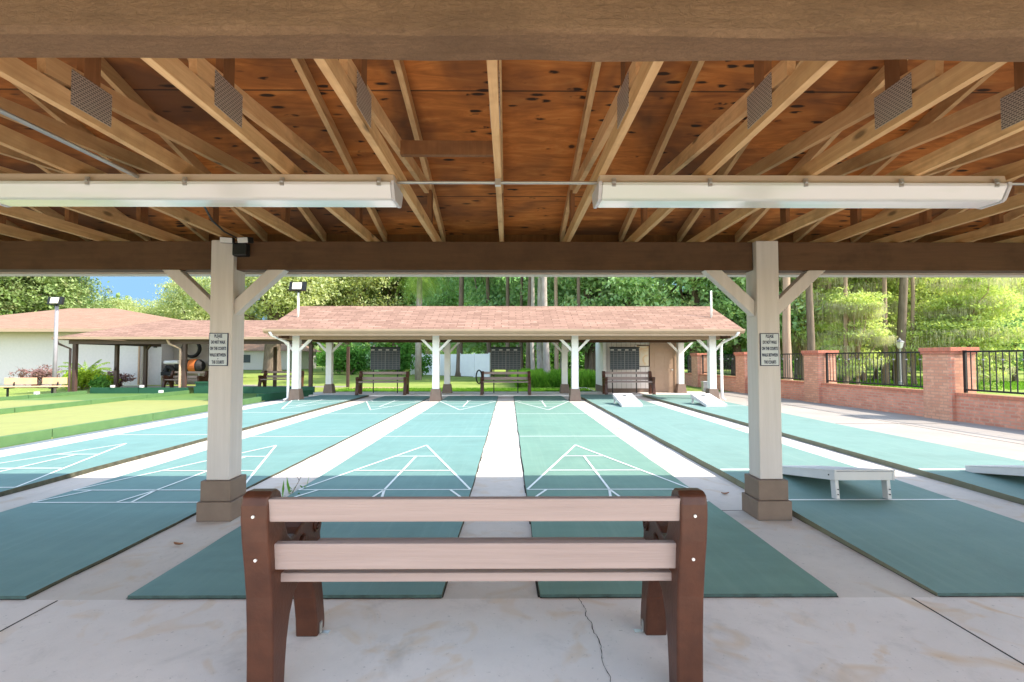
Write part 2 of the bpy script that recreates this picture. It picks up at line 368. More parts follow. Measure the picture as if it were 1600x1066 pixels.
# ---------------------------------------------------------------- ground, slabs, courts
GZ = -.02
g = MB().add([(-260, -120, -.05), (260, -120, -.05), (260, 420, -.05), (-260, 420, -.05)], [(0, 1, 2, 3)]).build('lawn', M['grass']); struct(g)
struct(MB().box(-8.12, 7.28, -4, 3.04, -.2, GZ).build('concrete_slab', M['concrete']))
struct(MB().box(-8.12, 7.28, 3.0405, 19.0, -.2, GZ).build('concrete_walks', M['walk']))
struct(MB().box(7.28, 14.5, -4, 21.5, -.2, GZ-.004).build('concrete_apron', M['apron']))
struct(MB().box(-8.1, 8.2, 18.95, 20.75, -.15, .035).build('shelter_floor', M['concrete'], bevel=.008))
struct(MB().box(7.04, 7.27, 2.6, 19.2, -.05, -.008).build('tan_kerb_strip', M['curb_tan']))
struct(MB().box(-8.40, -8.12, -2, 19.4, -.05, -.03).build('bluish_strip', M['blue_strip']))  # blue-grey band between the walks and the bocce border
# joints and a crack in the floor
j = MB()
for x in (-2.745, 2.48): j.box(x-.004, x+.004, -3.5, 3.03, GZ-.01, GZ+.002)
j.box(2.05, 2.62, 4.75, 4.757, GZ-.01, GZ+.002)
for x, yy in ((-2.64, 8.1), (-2.64, 12.4), (-.11, 8.1), (-.11, 12.4), (2.34, 8.1), (2.34, 12.4)): j.box(x-.3, x+.3, yy, yy+.007, GZ-.01, GZ+.002)
struct(j.build('floor_joints', M['dirt']))
j = MB(); j.box(8.82, 8.832, 3, 21, GZ-.01, GZ-.001)
for yy in (7.0, 11.0, 15.2): j.box(7.3, 10.2, yy, yy+.012, GZ-.01, GZ-.001)
struct(j.build('apron_joints', M['dirt']))
cp = [(.43, 3.04), (.445, 2.95), (.455, 2.90), (.44, 2.83), (.46, 2.77), (.455, 2.68), (.475, 2.60), (.47, 2.52), (.455, 2.42), (.47, 2.30), (.45, 2.2), (.46, 2.0), (.44, 1.8)]
cp2 = []
for (a, b), (c_, d_) in zip(cp, cp[1:]):
    for t in (0, .25, .5, .75): cp2.append((a+(c_-a)*t + random.uniform(-.004, .004), b+(d_-b)*t))
vs = []; fs = []
for i, (x, y) in enumerate(cp2):
    wd = random.uniform(.0008, .0028); vs += [(x-wd, y, GZ+.002), (x+wd, y, GZ+.002)]
    if i: fs.append((2*i-2, 2*i-1, 2*i+1, 2*i))
struct(MB().add(vs, fs).build('floor_crack', M['dirt']))

Y0, Y1 = 3.05, 18.9
def court(x0, x1, z, mat, full):
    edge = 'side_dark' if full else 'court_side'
    b = MB()
    def zt(y): return z if z < .01 else z*min(1, max(0, (y-Y0)/2.6))
    n = 48; L = [x0+random.uniform(-.006, .006) for _ in range(n+1)]; Rr = [x1+random.uniform(-.006, .006) for _ in range(n+1)]
    ys = [Y0+(Y1-Y0)*i/n for i in range(n+1)]
    top = MB()
    for i in range(n+1): top.v += [(L[i], ys[i], zt(ys[i])), (Rr[i], ys[i], zt(ys[i]))]
    for i in range(n): top.f.append((2*i, 2*i+1, 2*i+3, 2*i+2))
    c = struct(top.build('court_surface', mat))
    sd = MB()
    for i in range(n):
        for side, q in ((L, 1), (Rr, -1)):
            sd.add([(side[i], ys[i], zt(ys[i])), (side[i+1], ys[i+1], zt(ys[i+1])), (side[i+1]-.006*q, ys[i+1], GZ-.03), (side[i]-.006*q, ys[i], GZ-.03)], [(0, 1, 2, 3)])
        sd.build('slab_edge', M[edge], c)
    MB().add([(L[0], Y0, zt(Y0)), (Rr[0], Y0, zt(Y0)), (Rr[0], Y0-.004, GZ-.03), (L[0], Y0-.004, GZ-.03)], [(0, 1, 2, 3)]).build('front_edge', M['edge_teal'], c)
    ln = MB(); zz = z+.004; W = .027
    def seg(a, b_, w=W):
        a = Vector((*a, zz-z+zt(a[1]))); b_ = Vector((*b_, zz-z+zt(b_[1]))); d = (b_-a).normalized(); r = Vector((-d.y, d.x, 0)).normalized()*w/2
        ln.add([a-r, b_-r, b_+r, a+r], [(0, 1, 2, 3)])
    cx = (x0+x1)/2; hw = (x1-x0)/2-.012
    if full:
        for base, s in ((Y0+1.93, 1), (Y1-1.98, -1)):
            zz = z+.004; seg((cx-hw, base), (cx+hw, base))
            l7 = base+.457*s; l8 = l7+.914*s; l10 = l8+.914*s; tip = l10+.914*s; dead = tip+.93*s
            zz = z+.0045; seg((cx-hw, l7), (cx+hw, l7)); zz = z+.005; seg((cx-hw, dead), (cx+hw, dead), .028)
            zz = z+.0055; seg((cx-hw, l7), (cx, tip)); zz = z+.006; seg((cx+hw, l7), (cx, tip))
            zz = z+.0065
            seg((cx-hw*.667+.02, l8), (cx+hw*.667-.02, l8)); seg((cx-hw*.333+.02, l10), (cx+hw*.333-.02, l10))
            zz = z+.007; seg((cx, l7), (cx, l10))
            seg((cx-hw*.76, l7), (cx-hw, base)); seg((cx+hw*.76, l7), (cx+hw, base))
            seg((cx, l7), (cx-.075, base)); seg((cx, l7-.01*s), (cx+.075, base), .028)
    else:
        for yy in (Y0+1.85, 14.35): seg((cx-hw, yy), (cx+hw, yy), .035)
        seg((cx-hw, 6.16), (cx+hw, 6.16), .07)
    ln.build('painted_lines', M['line'], c)
    # dirt gathered along the slab foot
    d = MB()
    for i in range(n):
        for side, q in ((L, -1), (Rr, 1)):
            wd = random.uniform(.004, .016)
            d.add([(side[i], ys[i], GZ+.002), (side[i+1], ys[i+1], GZ+.002), (side[i+1]+q*wd, ys[i+1], GZ+.002), (side[i]+q*wd, ys[i], GZ+.002)], [(0, 1, 2, 3)])
    d.add([(x0, Y0+.002, GZ+.002), (x1, Y0+.002, GZ+.002), (x1, Y0-.012, GZ+.002), (x0, Y0-.012, GZ+.002)], [(0, 1, 2, 3)])
    d.build('edge_dirt', M['dirt'], c)
    return c
court(-7.30, -5.41, .035, M['court_blue'], True)
court(-4.80, -2.95, 0, M['court_blue'], True)
court(-2.33, -.413, 0, M['court_blue'], True)
court(.193, 2.035, 0, M['court_green'], True)
court(2.66, 4.49, .05, M['court_teal'], False)
court(5.18, 7.03, .05, M['court_teal'], False)
for i, x in enumerate((-2.44, -.11, 2.24, 4.85)):
    o = MB().box(-.12, .12, -.035, .035, -.01, .003)
    for k in range(6): o.box(-.11+k*.04, -.11+k*.04+.012, -.03, .03, .003, .006)
    o = o.build('drain_grate', M['postbase'], None, loc=(x, 10.2, GZ))
    tag(o, ['small grey drain grate in the walk left of the blue green middle court', 'small grey drain grate in the centre walk between the two middle courts',
            'small grey drain grate in the walk beside the green middle court', 'small grey drain grate in the walk between the two cornhole courts'][i], 'drain', 'drain grates in the walks')

# ---------------------------------------------------------------- bocce courts on the left
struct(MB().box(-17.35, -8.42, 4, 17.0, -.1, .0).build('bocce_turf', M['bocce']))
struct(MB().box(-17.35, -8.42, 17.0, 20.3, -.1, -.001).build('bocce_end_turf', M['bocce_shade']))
def board(x, y0, y1, h, mat, label, seam=2.44, z0=-.03):
    t = thing('timber_border', label, 'border', (x, (y0+y1)/2, z0), 0, 'green boards round the bocce lanes')
    L = (y1-y0); n = max(1, round(L/seam)); s = L/n
    for k in range(n): MB().box(-.045, .045, -L/2+k*s+.008, -L/2+(k+1)*s-.008, 0, h).build('plank', mat, t, bevel=.006)
    return t
board(-8.46, 4.0, 16.7, .18, M['bocce_board'], 'long green board border beside the nearest shuffleboard walk')
board(-13.2, 6.0, 20.2, .17, M['bocce_board'], 'long green board border running between the two bocce lanes')
board(-17.4, 8.0, 20.2, .15, M['bocce_board'], 'farthest long green board border by the lamp pole and wood bench')
def eboard(x0, x1, y, h, mat, label):
    t = thing('timber_border', label, 'border', ((x0+x1)/2, y, -.03), 0, 'green boards round the bocce lanes')
    L = x1-x0; n = max(1, round(L/2.2)); s = L/n
    for k in range(n): MB().box(-L/2+k*s+.006, -L/2+(k+1)*s-.006, -.045, .045, 0, h).build('plank', mat, t, bevel=.006)
eboard(-17.3, -13.3, 20.3, .27, M['bocce_dark'], 'dark green end board across the far lane before the brown bench')
eboard(-13.1, -8.1, 20.4, .30, M['bocce_dark'], 'shade-darkened green end board across the lane beside the far shelter')
t = thing('timber_border', 'short green angled border board at the far shelter corner post', 'border', (-8.3, 17.4, -.03), R(-18), 'green boards round the bocce lanes')
MB().box(-.045, .045, -.8, 1.9, 0, .26).build('plank', M['bocce_dark'], t, bevel=.006)
o = MB().box(-.36, .36, -.25, .25, 0, .48).box(-.39, .39, -.28, .28, .44, .50).box(-.02, .02, -.262, -.24, .02, .42).build('storage_box', M['bocce_dark'], None, .008, loc=(-12.75, 20.75, -.03))
tag(o, 'dark green wooden ball box beside the lane end and brown bench', 'box')
for i, (x, y, z) in enumerate([(-13.2, 12.6, .14), (-17.4, 18.1, .12), (-13.2, 18.0+.6, .14), (-15.2, 20.3, .24), (-16.4, 20.3, .24)]):
    o = MB().box(-.055, .055, -.07, .07, 0, .10).build('marker_block', M['whitepanel'], None, .012, loc=(x, y, z))
    tag(o, ['nearest white marker block on the middle green lane board', 'white marker block on the farthest long board by the lamp pole', 'white marker block on the far part of the middle lane board',
            'white marker block on the dark end board, the right one', 'white marker block on the dark end board, the left one'][i], 'marker', 'white marker blocks on the lane boards')

# ---------------------------------------------------------------- near shelter
sh = thing('shuffleboard_shelter', 'open timber shelter overhead with exposed trusses, brown beams and beige posts', 'shelter', (0, 2.93, GZ))
def P(o_): o_.location = Vector(o_.location)-Vector(sh.location); return o_
XL, XR = -9.0, 11.2
EV, BV = 5.22, .64; RID = 2.93; ZR = 3.315; SL = .27
def zu(y): return ZR-SL*abs(y-RID)
# posts
def post_at(x, y, mat, base, par, ztop, w=.105, bw=.137, h1=.175, h2=.36, front=None, bev=.008, bmat='postbase'):
    p = MB().box(-w, w, -w, w, h2, ztop).build('post', mat, par, bev, loc=(x, y, 0))
    b = MB().box(-bw-.02, bw+.02, -bw-.02, bw+.02, 0, h1).box(-bw, bw, -bw, bw, h1+.0005, h2).build('post_base', M[bmat], p, bev)
    return p
for x in (-2.662, 2.42, -7.7, 7.5):
    q = post_at(x, 4.61, M['post'], None, sh, 2.575); q.location = (x, 4.61-2.93, 0)
for x in (-2.675, 2.42, -7.7, 7.5):
    q = post_at(x, 1.27, M['post'], None, sh, 2.29); q.location = (x, 1.27-2.93, 0)
hz = GZ
# beams (the far beam runs behind the front of the posts, in lengths between them)
for a, b in ((XL+.2, -7.81), (-7.59, -2.785), (-2.565, 2.31), (2.53, 7.39), (7.61, XR-.2)):
    P(MB().box(a, b, 4.56, 4.70, 2.285, 2.555).build('beam', M['beam'], sh, .004))
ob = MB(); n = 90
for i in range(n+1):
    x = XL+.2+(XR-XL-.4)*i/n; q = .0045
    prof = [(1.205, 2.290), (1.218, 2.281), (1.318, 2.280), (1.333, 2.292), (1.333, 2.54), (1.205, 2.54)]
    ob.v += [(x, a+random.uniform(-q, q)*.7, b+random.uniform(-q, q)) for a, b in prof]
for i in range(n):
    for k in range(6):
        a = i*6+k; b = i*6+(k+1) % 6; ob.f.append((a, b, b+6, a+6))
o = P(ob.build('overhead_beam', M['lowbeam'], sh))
# knee braces
for x in (-2.675, 2.42, -7.7, 7.5):
    for s in (-1, 1):
        P(MB().prism([(x+s*.106, 1.847), (x+s*.106, 1.995), (x+s*.41, 2.284), (x+s*.575, 2.284)], 4.545, 4.645, 'y').build('brace', M['post'], sh, .006))
        
# trusses: first one with its plates, then copies
TX = [-.07+.633*k for k in range(-14, 18)]
T0 = MB()
hw = .019
T0.box(-hw, hw, BV-RID+.02, EV-RID-.02, 2.556, 2.645)
for s in (-1, 1):
    T0.add([(sx*hw, s*yy, z) for sx in (-1, 1) for yy, z in ((0, ZR), (EV-RID-.02, ZR-SL*(EV-RID-.02)), (EV-RID-.02, ZR-SL*(EV-RID-.02)+.092), (0, ZR+.092))],
           [(0, 1, 2, 3), (7, 6, 5, 4), (0, 4, 5, 1), (1, 5, 6, 2), (2, 6, 7, 3), (3, 7, 4, 0)])
tm = T0.mesh('truss'); tm.materials.append(M['truss'])
W0 = MB()
W0.box(-.0185, .0185, 2.25-RID-.045, 2.25-RID+.045, 2.647, zu(2.25)-.002)
wm = W0.mesh('web_post'); wm.materials.append(M['web'])
wm2 = MB().box(-.0185, .0185, 4.28-RID-.045, 4.28-RID+.045, 2.647, zu(4.33)-.002).mesh('web_post'); wm2.materials.append(M['web'])
D0 = MB().bar((0, 2.02-RID, 2.70), (0, 4.10-RID, 2.905), .036, .088)
dm = D0.mesh('web_diagonal'); dm.materials.append(M['truss'])
G0 = MB()
for s in (-1, 1): G0.box(s*.0195 if s > 0 else -.0225, .0225 if s > 0 else -.0195, 2.14-RID, 2.36-RID, 2.585, 2.745)
gm = G0.mesh('gusset_plate'); gm.materials.append(M['gusset'])
for i, x in enumerate(TX):
    jx = random.uniform(-.008, .008)
    t = link('truss', tm, sh); t.location = (x+jx, 0, -hz)
    t.rotation_euler = (0, 0, random.uniform(-.003, .003))
    link('web_post', wm, t); link('web_post', wm2, t); link('web_diagonal', dm, t); link('gusset_plate', gm, t)
P(MB().box(-.703+.02, -.07-.02, 3.02, 3.06, 2.735, 2.825).build('blocking', M['web'], sh))
# roof deck and covering
def slab_roof(par, x0, x1, yr, zr, ye, ze, th, mat, name):
    return MB().add([(x0, yr, zr), (x1, yr, zr), (x1, ye, ze), (x0, ye, ze), (x0, yr, zr+th), (x1, yr, zr+th), (x1, ye, ze+th), (x0, ye, ze+th)],
                    [(0, 1, 2, 3), (7, 6, 5, 4), (0, 4, 5, 1), (1, 5, 6, 2), (2, 6, 7, 3), (3, 7, 4, 0)]).build(name, mat, par)
for ye in (EV, BV):
    P(slab_roof(sh, XL, XR, RID, ZR+.094, ye, zu(ye)+.094, .015, M['ply'], 'roof_deck'))
    P(slab_roof(sh, XL-.05, XR+.05, RID, ZR+.112, ye+(.03 if ye > 3 else -.03), zu(ye)+.104, .02, M['shingle'], 'roof_covering'))
P(MB().box(XL, XR, EV+.001, EV+.029, 2.385, 2.797).build('fascia', M['web'], sh))
P(MB().box(XL, XR, EV-.03, EV+.12, 2.350, 2.383).build('gutter', M['fascia_bounce_lit'], sh, .004))
P(MB().box(XL, XR, BV-.03, BV, 2.53, 2.77).build('fascia', M['beam'], sh))
for x in (XL, XR):
    P(MB().prism([(BV, 2.70), (EV, 2.70), (RID, ZR+.09)], x-.01, x+.01).build('gable_board', M['fascia'], sh))
for o in list(sh.children):
    pass

# fluorescent lamps
def fluoro(x0, label):
    t = thing('fluorescent_light', label, 'ceiling light', (x0+1.235, 2.97, 2.39), 0, 'long tube lights under the shelter trusses')
    L = 1.235
    MB().prism([(-.10, .115), (.10, .115), (.09, .165), (-.09, .165)], -L+.01, L-.01).build('housing', M['housing'], t, .003)
    MB().prism([(-.118, .113), (-.118, .092), (-.082, .022), (-.066, .014), (.066, .014), (.082, .022), (.118, .092), (.118, .113)], -L+.022, L-.022).build('lens', M['lens'], t, .006)
    for s in (-1, 1):
        MB().prism([(-.122, .118), (-.122, .089), (-.086, .018), (-.068, .009), (.068, .009), (.086, .018), (.122, .089), (.122, .118)], s*L-.02*(s > 0)-.0, s*L+.02*(s < 0)+.0).build('end_cap', M['whitepanel'], t, .003)
    for k in range(5):
        x = -L+.09+k*(2*L-.18)/4
        MB().box(x-.012, x+.012, -.124, -.112, .085, .135).box(x-.009, x+.009, -.132, -.124, .105, .118).build('clip', M['metal'], t, .002)
    return t
fluoro(-3.15, 'long white tube light with tan housing hanging under the trusses, cut by left picture edge')
fluoro(.535, 'long white tube light with tan housing hanging right under the trusses')
o = MB().tube([(-.685, 2.96, 2.535), (.56, 2.96, 2.535)], .0095, 10).box(-.085, -.05, 2.945, 2.975, 2.515, 2.557).build('conduit', M['metal'], None, smooth=False)
tag(o, 'thin grey conduit linking the two tube lights', 'conduit')
o = MB().tube([(-2.22, 1.45, 2.53), (-2.20, 2.86, 2.53)], .012, 8).build('conduit', M['metal']); tag(o, 'grey conduit slanting down to the left tube light', 'conduit')
o = MB().tube([(-1.86, 3.02, 2.545), (-2.15, 3.4, 2.535), (-2.33, 3.8, 2.535), (-2.44, 4.15, 2.54), (-2.47, 4.40, 2.545), (-2.475, 4.50, 2.53)], .008, 8).build('cable', M['black'], None, smooth=True)
tag(o, 'black cable curving from the tube light to the twin spot lamp', 'cable')
o = MB().tube([(3.02, 2.96, 2.535), (4.6, 2.96, 2.535)], .0095, 8).build('conduit', M['metal']); tag(o, 'grey conduit leaving the right tube light towards the picture edge', 'conduit')
t = thing('security_light', 'small black twin spot lamp with white lenses on the left post top', 'spot lamp', (-2.49, 4.50, 2.50))
MB().box(-.065, .065, -.03, .05, -.10, .02).build('body', M['black'], t, .012)
for s, a in ((-1, .25), (1, -.15)):
    h = MB().box(-.055, .055, -.05, .03, -.028, .028).build('lamp_head', M['black'], t, .012, loc=(s*.085, -.06, .035)); h.rotation_euler = (R(12), 0, a)
    MB().box(-.05, .05, -.058, -.0505, -.024, .024).build('lens', M['whitepanel'], h, .004)

# signs
def text_mesh(body, size, align='CENTER'):
    c = bpy.data.curves.new('t', 'FONT'); c.body = body; c.size = size; c.align_x = align; c.align_y = 'CENTER'; c.extrude = .0008; c.resolution_u = 3; c.offset = .0009
    o = bpy.data.objects.new('t', c); C.objects.link(o); dg = bpy.context.evaluated_depsgraph_get()
    m = bpy.data.meshes.new_from_object(o.evaluated_get(dg)); bpy.data.objects.remove(o); bpy.data.curves.remove(c); return m
def sign(x, label):
    t = thing('notice_sign', label, 'sign', (x, 4.500, 1.535), 0, 'notices on the shelter posts')
    MB().box(-.088, .088, -.004, .004, -.152, .152).build('border', M['navy'], t, .001)
    MB().box(-.081, .081, -.0065, -.0042, -.145, .145).build('face', M['signface'], t)
    for txt, z, wd in (('PLEASE', .122, .072), ('DO NOT WALK', .066, .13), ('ON THE COURTS', .008, .148), ('WALK BETWEEN', -.052, .148), ('THE COURTS', -.118, .112)):
        m = text_mesh(txt, .042)
        xs = [v.co.x for v in m.vertices]; s = wd/(max(xs)-min(xs)); m.transform(Matrix.Diagonal((s, 1.0, 1, 1)))
        m.materials.clear(); m.materials.append(M['navy'])
        o = link('lettering', m, t); o.rotation_euler = (R(90), 0, 0); o.location = (0, -.0078, z)
    for z in (.097, -.086):
        MB().tube([(0, -.0066, z), (0, -.0082, z)], .0045, 12).build('dot', M['navy'], t)
sign(-2.675, 'white notice with navy capitals about the courts on the left post')
sign(2.42, 'white notice with navy capitals about the courts on the right post')

# ---------------------------------------------------------------- benches
def plate_mesh(x0, x1):
    up = [(.585, .43), (.60, .50), (.592, .54), (.612, .58), (.625, .63), (.615, .672), (.58, .69), (.50, .685), (.41, .672), (.33, .655), (.28, .640), (.24, .638), (.205, .665), (.178, .72), (.155, .79), (.14, .85), (.125, .885), (.095, .902),
          (.045, .905), (.012, .89), (.0, .855), (.0, .80), (.012, .70), (.035, .58), (.055, .45), (.066, .3), (.07, .15)]
    outer = [(.072, 0), (.19, 0), (.197, .09), (.21, .19), (.238, .29), (.285, .37), (.35, .40), (.42, .39), (.48, .33), (.525, .22), (.552, .1), (.560, 0), (.668, 0), (.672, .05), (.655, .14), (.628, .26), (.60, .36)] + up
    hole = [(.32, .575), (.335, .60), (.365, .605), (.39, .59), (.385, .565), (.355, .555)]
    bm = bmesh.new(); es = []
    for lp in (outer, hole):
        vs = [bm.verts.new((x0, a, b)) for a, b in lp]
        es += [bm.edges.new((vs[i], vs[(i+1) % len(vs)])) for i in range(len(vs))]
    r = bmesh.ops.triangle_fill(bm, edges=es, use_beauty=True)
    fs = [f for f in bm.faces]
    e = bmesh.ops.extrude_face_region(bm, geom=fs)
    for v in [g_ for g_ in e['geom'] if isinstance(g_, bmesh.types.BMVert)]: v.co.x = x1
    bmesh.ops.recalc_face_normals(bm, faces=bm.faces)
    m = bpy.data.meshes.new('end_frame'); bm.to_mesh(m); bm.free(); m.materials.append(M['benchend']); return m
def make_bench(label, loc, rz, group):
    t = thing('park_bench', label, 'bench', loc, rz, group)
    W = .985; th = .115
    for s in (-1, 1):
        x0, x1 = sorted((s*W, s*(W-th)))
        e = link('end_frame', plate_mesh(x0, x1), t, .014, segs=3)
        for p in e.data.polygons: p.use_smooth = False
        # raised scroll on the arm and bolt heads on the back edge
        sc = MB(); cx = s*(W-th)-s*.004
        pts = []
        for k in range(26):
            a = k*.5; r = .045*(1-k/30); pts.append((cx, .53+r*math.cos(a), .60+r*math.sin(a)*1.0))
        sc.tube(pts, .006, 6); sc.build('scroll', M['benchend'], e, smooth=True)
        for a, z in ((.001, .81), (.027, .62)):
            MB().tube([(s*(W-th/2), a+.012, z), (s*(W-th/2), a-.007, z)], .0065, 12).build('bolt', M['bolt'], e)
        MB().box(s*(W-th)-s*.001, s*(W-th)-s*.05, .59, .62, .0, .005).box(s*(W-th)-s*.001, s*(W-th)-s*.006, .59, .62, .0, .06).build('anchor_bracket', M['metal'], e)
    x = W-th+.01
    for y, z0, z1, tl in ((.012, .779, .879, .03), (.068, .556, .672, .03)):
        MB().add([(sx*x, yy, zz) for sx in (-1, 1) for yy, zz in ((y+.012, z0), (y+.055, z0), (y+.042, z1), (y, z1))],
                 [(0, 1, 2, 3), (7, 6, 5, 4), (0, 4, 5, 1), (1, 5, 6, 2), (2, 6, 7, 3), (3, 7, 4, 0)]).build('back_slat', M['slat'], t, .006)
    for k in range(4):
        y = .135+k*.118
        MB().box(-x, x, y, y+.105, .478-k*.003, .518-k*.003).build('seat_slat', M['slat'], t, .006)
    return t
GB = 'brown and beige park benches round the courts'
bench = make_bench('brown and beige bench seen from behind in the foreground under the near shelter', (-.143, 2.07, GZ), 0, GB)
for x, l in ((-4.96, 'beige slatted bench under the far shelter, left one before the hedge'),
             (-.12, 'beige slatted bench under the far shelter, middle one before the white fence'),
             (4.72, 'beige slatted bench under the far shelter before the storage room wall')):
    dup(bench, (x, 19.55, .035), math.pi, l, GB)
dup(bench, (-10.95, 23.9, -.05), R(176), 'brown and beige bench on the lawn just left of the far shelter posts', GB)
dup(bench, (-15.25, 23.5, -.05), R(170), 'brown and beige bench in front of the clubhouse recess and black hose', GB)
t = thing('wooden_bench', 'low honey coloured wooden bench with two back panels on the grass by the lamp pole', 'bench', (-18.5, 18.7, -.05), R(8))
for x in (-.95, .35): MB().bar((x+.05, .35, .62), (x+(1.15 if x < 0 else .9), .35, .62), .04, .26).build('back_panel', M['woodbench'], t, .01)
MB().box(-.95, 1.35, -.12, .05, .40, .44).build('seat', M['woodbench'], t, .01); MB().box(-.95, 1.35, .07, .26, .40, .44).build('seat', M['woodbench'], t, .01)
for x in (-.55, .95):
    MB().bar((x, .05, .0), (x, .05, .40), .05, .05).bar((x, -.1, .37), (x, .33, .37), .04, .05).bar((x, .28, .37), (x, .4, .74), .04, .04).box(x-.05, x+.05, -.15, .25, 0, .02).build('leg', M['black'], t)

# ---------------------------------------------------------------- cornhole boards
def cornhole(label, loc, rz, first=None):
    if first: return dup(first, loc, rz, label)
    t = thing('cornhole_board', label, 'game board', loc, rz, 'white cornhole boards on the teal courts')
    # low end at y=0, high end at y=1.22
    L, H, Z0, W = 1.22, .30, .075, .305
    def zt(y): return Z0+(H-Z0)*y/L
    top = bmesh.new(); N = 32; cy, cr = 1.0, .078
    rim = [(-W, 0), (W, 0), (W, L), (-W, L)]
    vo = [top.verts.new((x, y, 0)) for x, y in rim]; vh = [top.verts.new((cr*math.cos(2*math.pi*k/N), cy+cr*math.sin(2*math.pi*k/N), 0)) for k in range(N)]
    es = [top.edges.new((vo[i], vo[(i+1) % 4])) for i in range(4)]+[top.edges.new((vh[i], vh[(i+1) % N])) for i in range(N)]
    bmesh.ops.triangle_fill(top, edges=es, use_beauty=True)
    e = bmesh.ops.extrude_face_region(top, geom=list(top.faces))
    for v in [q for q in e['geom'] if isinstance(q, bmesh.types.BMVert)]: v.co.z = -.014
    for v in top.verts: v.co.z += zt(v.co.y)
    bmesh.ops.recalc_face_normals(top, faces=top.faces)
    m = bpy.data.meshes.new('top_panel'); top.to_mesh(m); top.free(); m.materials.append(M['whitepanel']); link('top_panel', m, t, .003)
    f = MB()
    for s in (-1, 1):
        a, b = sorted((s*(W-.002), s*(W-.024)))
        f.prism([(.002, zt(0)-.015), (L-.002, zt(L)-.015), (L-.002, zt(L)-.105), (.06, .0), (.002, 0)], a, b)
    f.box(-W+.025, W-.025, .004, .026, .0, zt(0)-.015); f.box(-W+.025, W-.025, L-.026, L-.004, H-.105, H-.020)
    f.build('frame', M['whitepanel'], t, .002)
    for s in (-1, 1):
        MB().bar((s*(W-.045), L-.08, H-.03), (s*(W-.045), L-.055, .0), .036, .075, (0, 1, 0)).build('leg', M['whitepanel'], t, .003)
    for s in (-1, 1):
        b = MB()
        for z in (.05, .10): b.tube([(s*(W-.045), L-.012-.0, z), (s*(W-.045), L-.022, z)], .006, 8)
        b.tube([(s*(W+.003), L-.09, H-.07), (s*(W-.004), L-.09, H-.07)], .008, 8); b.build('bolt', M['black'], t)
    return t
cb = cornhole('white cornhole board in front of the far storage room bench', (3.56, 14.05, .051), 0)
cornhole('white cornhole board at the far end of the rightmost court near the brick wall', (6.0, 14.05, .051), 0, cb)
cornhole('white cornhole board in the shade right beside the near right post', (3.55, 6.09, .043), math.pi, cb)
cornhole('white cornhole board cut off by the right picture edge', (6.0, 6.09, .043), math.pi, cb)

# ---------------------------------------------------------------- far shelter
fs_ = thing('far_shelter', 'open shelter with pink tan shingle roof and sunlit-white posts across the courts', 'shelter', (0, 18.4, 0))
OFF = Vector((0, 18.4, 0))
def Q(o_): o_.location = Vector(o_.location)-OFF; return o_
FX0, FX1, FE, FR, BE = -8.07, 7.80, 16.1, 18.5, 21.0
FZ, FRZ = 2.43, 3.44
Q(MB().add([(FX0, FE, FZ), (FX1, FE, FZ), (FX1-.12, FR, FRZ), (FX0+.12, FR, FRZ), (FX0, BE, FZ), (FX1, BE, FZ)],
           [(0, 1, 2, 3), (3, 2, 5, 4), (0, 3, 4), (1, 5, 2), (0, 4, 5, 1)]).build('roof', M['shingle'], fs_))
for s_, (ya, yb) in enumerate(((FE-.10, FE), )):
    Q(MB().prism([(FE-.13, 2.42), (FE-.13, 2.36), (FE-.08, 2.30), (FE, 2.27), (FE, 2.425)], FX0, FX1).build('gutter', M['fascia'], fs_))
Q(MB().box(FX0+.1, FX1-.1, FE+.001, FE+.03, 2.20, 2.42).build('fascia', M['fascia'], fs_))
Q(MB().box(FX0, FX1, BE, BE+.03, 2.20, 2.42).build('fascia', M['fascia'], fs_))
for y in (16.9, 20.0):
    Q(MB().box(FX0+.45, FX1-.45, y-.07, y+.07, 2.10, 2.36).build('beam', M['fascia'] if y < 17 else M['beam'], fs_, .004))
for x in (-7.62, 7.38):
    Q(MB().box(x-.04, x+.04, 16.2, 20.9, 2.12, 2.38).build('beam', M['beam'], fs_))
for x in (-7.34, -2.52, 2.29, 7.06):
    for y in (16.9, 20.0):
        z0 = GZ if y < 17 else .035
        w_ = .115
        p = Q(MB().box(-w_, w_, -w_-.005, w_, .38, 2.095 if y > 17 else 2.42).build('post', M['white_sunlit_post'], fs_, .006, loc=(x, y, 0)))
        b = MB().add([(sx*q, sy*q, z) for z, q in ((z0, .20), (.40, .15)) for sy in (-1, 1) for sx in (-1, 1)],
                     [(0, 2, 3, 1), (4, 5, 7, 6), (0, 1, 5, 4), (2, 6, 7, 3), (0, 4, 6, 2), (1, 3, 7, 5)]).build('post_base', M['postbase'], p, .008)
        for s in (-1, 1):
            Q(MB().prism([(x+s*.116, 1.68), (x+s*.116, 1.80), (x+s*.41, 2.099), (x+s*.53, 2.099)], y-.07, y+.02, 'y').build('brace', M['white_sunlit_post'], fs_, .004))
# ceiling rafters of the far shelter
for k in range(25):
    x = FX0+.35+k*.635
    Q(MB().box(x-.02, x+.02, FE+.05, BE-.05, 2.365, 2.425).build('truss', M['truss'], fs_))
for x, s in ((-7.62+.02, 1), (7.34, -1)):
    Q(MB().tube([(x-.25*s, 16.0, 2.32), (x-.24*s, 16.1, 2.22), (x+.02, 16.75, 1.98), (x+.02, 16.80, 1.85), (x+.02, 16.80, .10), (x-.08*s, 16.70, .03)], .045, 8).build('downspout', M['white_sunlit_post'], fs_, smooth=True))
